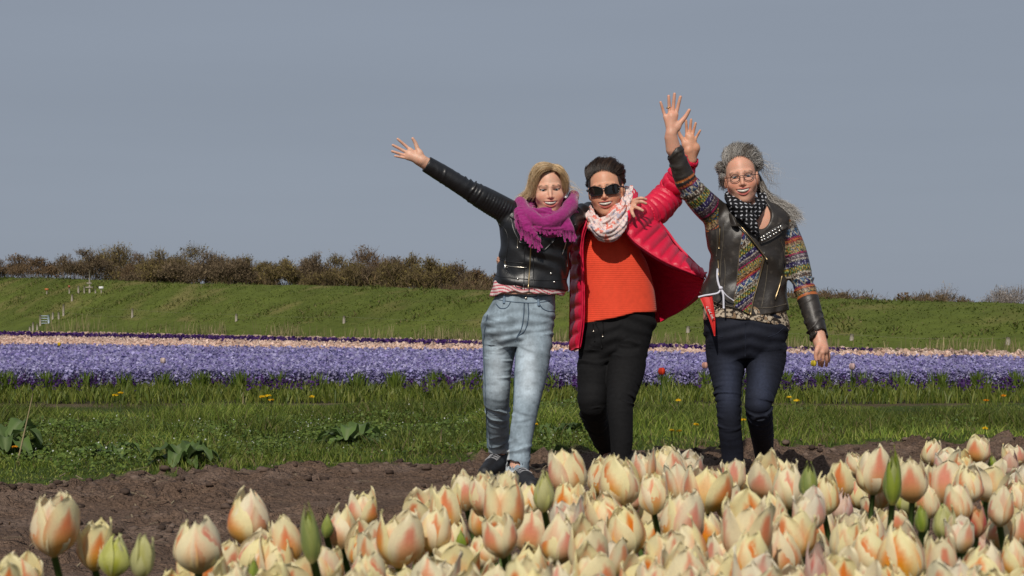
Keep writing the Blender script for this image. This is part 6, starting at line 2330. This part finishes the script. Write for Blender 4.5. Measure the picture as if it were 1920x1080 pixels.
# ================================================================== TULIPS
def petal_mesh(kind, seed, inner=False, var=(0, 0)):
    """One petal standing at radius along -y; a unit bloom is 1 high."""
    g = np.random.default_rng(seed)
    nu, nv = 9, 13
    bel = {'open': .41, 'cup': .385, 'slim': .27, 'bud': .20}[kind] * (.93 if inner else 1.0)
    bel *= 1 + var[0]
    mouth = var[1] + {'open': .36, 'cup': .25, 'slim': .09, 'bud': .012}[kind] * (.8 if inner else 1.0)
    wid = {'open': 1.04, 'cup': 1.12, 'slim': 1.10, 'bud': 1.15}[kind]
    H = (.96 if inner else 1.0) * (1 + .075 * g.normal())
    curl = g.normal(0, .06 if kind != 'bud' else .01) + (.05 if kind == 'open' and not inner else 0)
    V, U, W = [], [], []
    tw = g.normal(0, .05)
    ph = g.random() * 6.28
    for v in 1 - (1 - np.linspace(0, 1, nv)) ** 1.25:
        r = bel * (math.sin(min(1, v / .42) * math.pi / 2) ** .75) if v < .42 else bel + (mouth - bel) * ((v - .42) / .58) ** 1.7
        r = max(r, .03)
        x = max(0.0, (v - .42) / .58)
        half = wid * (max(0.0, 1 - x ** 2.2) ** .62 if kind != 'bud' else 1 - x ** 1.6)
        half = half * (min(1, v / .12) ** .5 * .85 + .15) + .02
        for u in np.linspace(-1, 1, nu):
            th = u * half + tw * v
            rr = r * (1 + .09 * u * u * (1 if not inner else .5)) + curl * max(0, v - .8) * 5 * .2 + .018 * math.sin(u * 5 + v * 9 + ph) * v * (kind != 'bud') + .022 * (abs(u) ** 3) * v
            z = H * v - .05 * u * u * v + .02 * math.sin(u * 4 + ph * 2) * v * v * (kind != 'bud') + .012 * math.sin(u * 9 + ph) * (v > .85) * (kind != 'bud')
            V.append((rr * math.sin(th), -rr * math.cos(th), z))
            U.append(u)
            W.append(v)
    return np.array(V), grid_faces(nv, nu), np.array(U), np.array(W)

def tulip_material(name, cream, flame, base, strength=1.0, width=.55):
    """Cream petal with a flame that rises from the base up its middle; a, u, v are stored on the petal."""
    m = bpy.data.materials.new(name)
    m.use_nodes = True
    nt = m.node_tree
    N, L = nt.nodes, nt.links
    b = N['Principled BSDF']
    b.inputs['Roughness'].default_value = .42
    b.inputs['Specular IOR Level'].default_value = .35
    b.inputs['Sheen Weight'].default_value = .15
    at = N.new('ShaderNodeAttribute')
    at.attribute_name = 'Col'
    tc = N.new('ShaderNodeTexCoord')
    mp = N.new('ShaderNodeMapping')
    mp.inputs['Scale'].default_value = (150, 150, 16)
    nz = N.new('ShaderNodeTexNoise')
    nz.inputs['Scale'].default_value = 1
    nz.inputs['Detail'].default_value = 3
    rg = N.new('ShaderNodeMapRange')
    rg.inputs[1].default_value, rg.inputs[2].default_value = .3, .7
    rg.inputs[3].default_value, rg.inputs[4].default_value = .88, 1.1
    oi = N.new('ShaderNodeObjectInfo')
    hs = N.new('ShaderNodeHueSaturation')
    r2 = N.new('ShaderNodeMapRange')
    r2.inputs[3].default_value, r2.inputs[4].default_value = .488, .506
    r3 = N.new('ShaderNodeMapRange')
    r3.inputs[3].default_value, r3.inputs[4].default_value = .8, 1.12
    mx = N.new('ShaderNodeMix')
    mx.data_type = 'RGBA'
    mx.blend_type = 'MULTIPLY'
    mx.inputs[0].default_value = 1
    L.new(tc.outputs['Object'], mp.inputs[0])
    L.new(mp.outputs[0], nz.inputs['Vector'])
    L.new(nz.outputs[0], rg.inputs[0])
    L.new(at.outputs['Color'], hs.inputs['Color'])
    L.new(oi.outputs['Random'], r2.inputs[0])
    L.new(oi.outputs['Random'], r3.inputs[0])
    L.new(r2.outputs[0], hs.inputs['Hue'])
    L.new(r3.outputs[0], hs.inputs['Saturation'])
    L.new(hs.outputs[0], mx.inputs[6])
    L.new(rg.outputs[0], mx.inputs[7])
    L.new(mx.outputs[2], b.inputs['Base Color'])
    bp = N.new('ShaderNodeBump')
    bp.inputs['Strength'].default_value = .25
    bp.inputs['Distance'].default_value = .002
    L.new(nz.outputs[0], bp.inputs['Height'])
    L.new(bp.outputs[0], b.inputs['Normal'])
    t = N.new('ShaderNodeBsdfTranslucent')
    L.new(mx.outputs[2], t.inputs[0])
    ms = N.new('ShaderNodeMixShader')
    ms.inputs[0].default_value = .28
    L.new(b.outputs[0], ms.inputs[1])
    L.new(t.outputs[0], ms.inputs[2])
    L.new(ms.outputs[0], N['Material Output'].inputs['Surface'])
    return m

def petal_col(u, v, scheme, inner, g):
    cream = np.array({'cream': (.88, .79, .46), 'pale': (.84, .77, .54), 'green': (.56, .56, .20), 'bud': (.30, .36, .055), 'red': (.62, .30, .14), 'pink': (.70, .50, .38)}[scheme])
    flame = np.array({'cream': (.78, .24, .085), 'pale': (.78, .34, .20), 'green': (.46, .46, .10), 'bud': (.20, .28, .035), 'red': (.60, .02, .025), 'pink': (.62, .20, .16)}[scheme])
    gold = np.array({'cream': (.82, .46, .095), 'pale': (.80, .52, .17), 'green': (.42, .43, .08), 'bud': (.22, .30, .04), 'red': (.55, .10, .04), 'pink': (.60, .42, .22)}[scheme])
    C = np.tile(cream, (len(u), 1))
    off = g.normal(0, .22)
    w = (.68 + .24 * g.random()) * np.clip(1 - (v / (.80 + .16 * g.random())) ** 1.7, 0, 1) + .02
    k_ = g.random() * 6
    fl = sstep(1.3, .45, np.abs(u - off * v) / np.maximum(w, .02) + .16 * np.sin(u * 21 + k_) + .08 * np.sin(u * 43 + k_)) * (.45 if inner else 1.0)
    if scheme in ('cream', 'pale', 'pink') and not inner:
        fl = np.maximum(fl, .75 * sstep(.62, 1.0, np.abs(u)) * sstep(.9, .55, v) * (g.random() < .45))
    k = sstep(.15, .62, v)
    F_ = gold[None] * (1 - k[:, None]) + flame[None] * k[:, None]
    C = C * (1 - fl[:, None]) + F_ * fl[:, None]
    b = sstep(.16, .02, v)[:, None]
    C = C * (1 - b) + np.array((.62, .46, .12)) * b
    if scheme == 'red':
        s = sstep(.5, .95, np.abs(u))[:, None]
        C = C * (1 - s) + np.array((.68, .42, .20)) * s
    return np.clip(C, 0, 1)

M_TULIP = tulip_material('tulip_petal', None, None, None)
M_STEM = pmat('tulip_stem', (.105, .165, .045), .5, var=(20, .15), spec=.3)
M_TLEAF = pmat('tulip_leaf', (.070, .125, .050), .48, var=(14, .25), bump=(60, .3, .003), spec=.35, trans=.15)

TULIPS = [  # centre column, top, bottom, width (photo pixels), look
 (100,931,1046,103,'t'),(177,985,1073,87,'o'),(210,1008,1085,65,'g'),(263,1012,1087,50,'h'),(44,1046,1130,75,'t'),(13,1058,1150,90,'o'),(373,980,1078,105,'t'),(417,1018,1088,72,'t'),
 (467,934,1027,88,'t'),(478,1002,1090,90,'t'),(522,1017,1102,75,'t'),(548,973,1063,60,'t'),(588,952,1062,39,'b'),(612,968,1012,25,'b'),(443,1050,1130,66,'o'),(473,1045,1115,28,'b'),(617,1028,1104,76,'o'),
 (679,926,995,65,'t'),(641,961,1033,62,'t'),(682,992,1070,74,'t'),(748,962,1067,103,'t'),(786,921,995,78,'o'),(841,920,1002,74,'o'),(851,978,1040,62,'t'),(875,892,960,58,'t'),
 (908,892,966,62,'t'),(950,893,962,62,'o'),(944,909,1010,82,'t'),(902,946,1012,56,'t'),(994,912,970,54,'t'),(995,960,1047,82,'t'),(1020,888,963,42,'g'),(1071,849,935,85,'t'),(1064,912,985,66,'t'),
 (1122,861,932,58,'t'),(1162,861,955,88,'t'),(1208,853,915,50,'p'),(1098,918,990,60,'o'),(1181,952,1047,82,'t'),(1045,980,1062,74,'t'),(1102,983,1085,84,'t'),(1045,1030,1115,76,'t'),(861,1028,1118,96,'o'),
 (751,1060,1145,100,'o'),(910,1010,1070,64,'t'),(803,1012,1080,66,'t'),(1112,1034,1122,92,'t'),(1195,1038,1130,96,'o'),(866,996,1038,22,'b'),(1238,912,965,56,'t'),(1226,893,968,64,'t'),(1246,844,918,66,'t'),
 (1262,842,914,66,'o'),(1293,850,905,56,'p'),(1325,880,965,92,'o'),(1378,867,925,50,'o'),(1362,907,980,56,'t'),(1433,857,940,68,'t'),(1467,866,925,56,'o'),(1483,878,957,68,'t'),(1468,915,968,62,'t'),(1516,871,942,38,'b'),
 (1545,895,968,60,'t'),(1576,872,938,60,'t'),(1607,850,895,40,'t'),(1637,850,930,72,'t'),(1673,853,952,35,'b'),(1711,864,945,54,'o'),(1700,913,966,48,'g'),(1573,928,985,50,'k'),(1745,825,874,43,'t'),(1773,846,893,52,'p'),(1803,851,893,50,'t'),
 (1835,821,871,47,'o'),(1862,855,884,28,'b'),(1899,837,878,46,'t'),(1892,853,896,42,'k'),(1778,873,949,78,'o'),(1849,873,943,72,'o'),(1801,913,982,60,'t'),(1899,896,942,56,'p'),(1874,920,990,54,'t'),(1908,905,970,54,'t'),(1830,950,1011,52,'r'),
 (1729,945,1003,27,'b'),(1770,950,1015,48,'g'),(1275,929,1033,94,'t'),(1258,1003,1092,92,'t'),(1396,938,1064,98,'o'),(1490,952,1052,96,'o'),(1583,973,1062,76,'t'),(1633,972,1042,66,'t'),(1615,958,1010,64,'p'),(1690,998,1102,96,'t'),(1764,1005,1098,66,'t'),
 (1838,1000,1060,78,'k'),(1838,1028,1112,90,'o'),(1906,956,1030,62,'t'),(1908,1020,1092,58,'t'),(1530,1028,1112,42,'k'),(1580,1042,1132,92,'o'),(1679,958,1005,62,'o'),(1642,930,972,54,'o'),(1435,1016,1082,30,'b'),
 (690,1040,1120,80,'t'),(560,1050,1130,80,'o'),(330,1068,1150,80,'o'),(930,1060,1150,90,'t'),(1345,1050,1140,90,'o'),(1480,1062,1150,90,'t'),(1640,1060,1150,85,'o'),(1730,1070,1150,85,'t'),(1900,1075,1150,80,'o'),(1185,910,960,58,'t'),(1150,1015,1090,70,'p'),
 (1425,915,970,52,'t'),(1540,960,1020,58,'t'),(1530,1000,1060,60,'o'),(1420,985,1050,60,'p'),(1330,965,1035,66,'t'),(1350,1005,1080,72,'t'),(1220,975,1040,64,'t'),(1740,915,975,52,'t'),(1870,965,1030,58,'t'),(1800,975,1040,60,'p'),(990,1030,1105,72,'o'),(700,1000,1075,70,'p'),(1310,900,960,56,'p'),(1400,890,945,54,'t'),(1500,900,955,52,'p'),(1650,905,955,52,'t'),(1610,900,955,52,'t')]

def fill_bed():
    """More blooms in the gaps of the bed, so that it is as full as in the photograph."""
    g = np.random.default_rng(91)
    T = [[t[0], (t[1] + t[2]) / 2 + (18 if t[4] in 'brgh' else 0), t[3] * (1.9 if t[4] in 'brgh' else 1)] for t in TULIPS]
    for _ in range(9000):
        px = 340 + 1590 * g.random()
        top = np.interp(px, [340, 520, 700, 860, 1000, 1100, 1250, 1500, 1700, 1920], [1040, 1010, 975, 940, 925, 900, 875, 890, 880, 865])
        pt = top + (1090 - top) * g.random()
        D = F * .25 / (pt - HZ)
        w = .058 * F / D * (.85 + .3 * g.random())
        h = w * (1.0 + .2 * g.random())
        cy = pt + h / 2
        if all((px - a) ** 2 / ((w + c) * .245) ** 2 + (cy - b) ** 2 / ((w + c) * .27) ** 2 > 1 for a, b, c in T):
            T.append([px, cy, w])
            TULIPS.append((int(px), int(pt), int(pt + h), int(w), 'tttoop'[g.integers(0, 6)]))

def build_tulips():
    g = np.random.default_rng(81)
    fill_bed()
    protos = {}
    spec = {'t': ('cup', 'cream', 8), 'o': ('open', 'cream', 6), 'p': ('open', 'pale', 3), 'g': ('slim', 'green', 2), 'h': ('slim', 'green', 1), 'b': ('bud', 'bud', 2), 'k': ('slim', 'pink', 2), 'r': ('cup', 'red', 1)}
    for key, (kind, scheme, nvar) in spec.items():
        protos[key] = []
        for j in range(nvar):
            ms = []
            vr = (0, 0) if kind == 'bud' else (g.normal(0, .05), g.normal(-.02, .06))
            for i in range(6):
                inner = i >= 3
                sd = ord(key) * 100 + j * 10 + i
                V, f, u, v = petal_mesh(kind, sd, inner, vr)
                a = (i % 3) * 2.0944 + (1.0472 if inner else 0) + g.normal(0, .08)
                lean = (0 if kind == 'bud' else g.normal(.02, .07)) + (.06 if kind == 'open' and not inner else 0)
                ca, sa = math.cos(a), math.sin(a)
                V[:, 1] -= lean * V[:, 2] * .8
                V = np.stack([V[:, 0] * ca - V[:, 1] * sa, V[:, 0] * sa + V[:, 1] * ca, V[:, 2]], 1)
                me = mk('petal', V, f, M_TULIP, None, True, petal_col(u, v, scheme, inner, g)).data
                ms.append(me)
            protos[key].append(ms)
    for o in [o for o in bpy.data.objects if o.name.startswith('petal') and o.parent is None]:
        bpy.data.objects.remove(o)
    # unit stems and leaves
    stems, leaves = [], []
    for j in range(4):
        bx, by = g.normal(0, .03, 2)
        b = Bag()
        t = np.linspace(0, 1, 9)
        b.tube(np.stack([bx * np.sin(t * math.pi), by * np.sin(t * math.pi), t], 1), np.linspace(.0062, .0048, 9), 7)
        o = b.build('stem', M_STEM)
        stems.append(o.data)
        bpy.data.objects.remove(o)
    for j in range(5):
        nu, nv = 5, 11
        V = []
        wv = g.random() * 6
        bend = .10 + .12 * g.random()
        for v in np.linspace(0, 1, nv):
            w = .030 * (math.sin(math.pi * (v * .86 + .14)) ** .8) + .001
            for u in np.linspace(-1, 1, nu):
                V.append((w * u, -.012 - bend * v ** 1.8 - .012 * u * u + .006 * math.sin(v * 9 + u * 2 + wv) * abs(u), v * .40 - .05 * v ** 3))
        V = np.array(V)
        n = len(V)
        f = grid_faces(nv, nu)
        V2 = V + [0, .0012, 0]
        o = mk('leaf', np.vstack([V, V2]), np.vstack([f, f[:, ::-1] + n]), M_TLEAF)
        leaves.append(o.data)
        bpy.data.objects.remove(o)
    looks = {'t': 'cream orange tulip', 'o': 'wide open cream orange tulip', 'p': 'pale cream tulip', 'g': 'greenish yellow half open tulip', 'h': 'green streaked half open tulip', 'b': 'closed green tulip bud', 'k': 'pinkish cream tulip', 'r': 'red tulip with cream petal edges'}
    def zone(px):
        for lim, nm in ((330, 'at the left corner'), (640, 'beside the left corner'), (880, 'left of the pale jeans'), (1010, 'below the pale jeans'), (1240, 'below the black trousers'), (1480, 'below the dark jeans'), (1700, 'right of the dark jeans'), (3000, 'at the right end')):
            if px < lim:
                return nm
    def row(pt, px):
        back = np.interp(px, [0, 400, 900, 1250, 1900], [960, 960, 905, 865, 850])
        k = (pt - back) / (1045 - back)
        return 'back row' if k < .22 else 'second row' if k < .5 else 'third row' if k < .8 else 'front row'
    count = {}
    order = sorted(range(len(TULIPS)), key=lambda i: TULIPS[i][0])
    labels = {}
    for i in order:
        px, pt, pb, w, k = TULIPS[i]
        key = (looks[k], row(pt, px), zone(px))
        count.setdefault(key, []).append(i)
    ordn = ['first', 'second', 'third', 'fourth', 'fifth', 'sixth', 'seventh', 'eighth', 'ninth', 'tenth', 'eleventh', 'twelfth', 'thirteenth', 'fourteenth', 'fifteenth', 'sixteenth', 'seventeenth', 'eighteenth', 'nineteenth', 'twentieth']
    for key, ids in count.items():
        for j, i in enumerate(ids):
            labels[i] = '%s, %s %s' % key if len(ids) == 1 else '%s, %s from left in %s %s' % (key[0], ordn[j], key[1], key[2])
    labels[0] = 'tall cream and orange tulip standing alone at the far left'
    labels[12] = 'large closed green bud rising among the left tulips'
    labels[61] = 'closed green bud in front of the path, right of the dark jeans'
    for i, (px, pt, pb, w, k) in enumerate(TULIPS):
        h = pb - pt
        zt = .645 + .02 * g.normal()
        d1 = F * (CH - zt) / (pt - HZ)
        d2 = F * (.074 if k not in 'b' else .062) / h
        D = d1 ** .62 * d2 ** .38 * (.90 if k in 'brgh' else 1.0)
        s = 1.09 * h / F * D
        ws = .93 * w / F * D
        c = P(px, pb, D)
        gl = -.02
        tilt = g.normal(0, .10, 2)
        if k == 'b':
            tilt *= .4
        hs = c[2] - gl
        root = empty('tulip', (c[0], c[1], gl), labels[i], 'tulip', 'tulips in the front bed')
        root.rotation_euler = (0, 0, 0)
        bx = c[0] - math.sin(tilt[1]) * .25
        st = bpy.data.objects.new('stem', stems[g.integers(0, 4)])
        COL.objects.link(st)
        st.parent = root
        st.scale = (1, 1, hs + .006)
        kind, scheme, nvar = spec[k]
        pm = protos[k][g.integers(0, nvar)]
        nat = {'open': .92, 'cup': .84, 'slim': .58, 'bud': .42}[kind]
        sx = float(np.clip(ws / (nat * s), .78, 1.25)) * s
        rz = g.random() * 6.28
        R = Matrix.Translation((0, 0, hs)) @ Euler((tilt[0], tilt[1], 0)).to_matrix().to_4x4() @ Matrix.Rotation(rz, 4, 'Z') @ Matrix.Diagonal((sx, sx, s, 1))
        for me in pm:
            o = bpy.data.objects.new('petal', me)
            COL.objects.link(o)
            o.parent = root
            o.matrix_basis = R
        for q in range(2):
            o = bpy.data.objects.new('leaf', leaves[g.integers(0, 5)])
            COL.objects.link(o)
            o.parent = root
            o.rotation_euler = (0, 0, g.random() * 6.28)
            sc_ = (.85 + .35 * g.random()) * hs / .56
            o.scale = (sc_, sc_, sc_)
            o.location = (0, 0, .01)
import time as _t
def step(f):
    t = _t.time()
    f()
    print('STEP', f.__name__, round(_t.time() - t, 1))
for f in (build_ground, build_verge, build_field, build_dike, build_fences, build_trees, build_plants, build_tulips):
    step(f)
for f in (person_one, person_two, person_three):
    step(f)
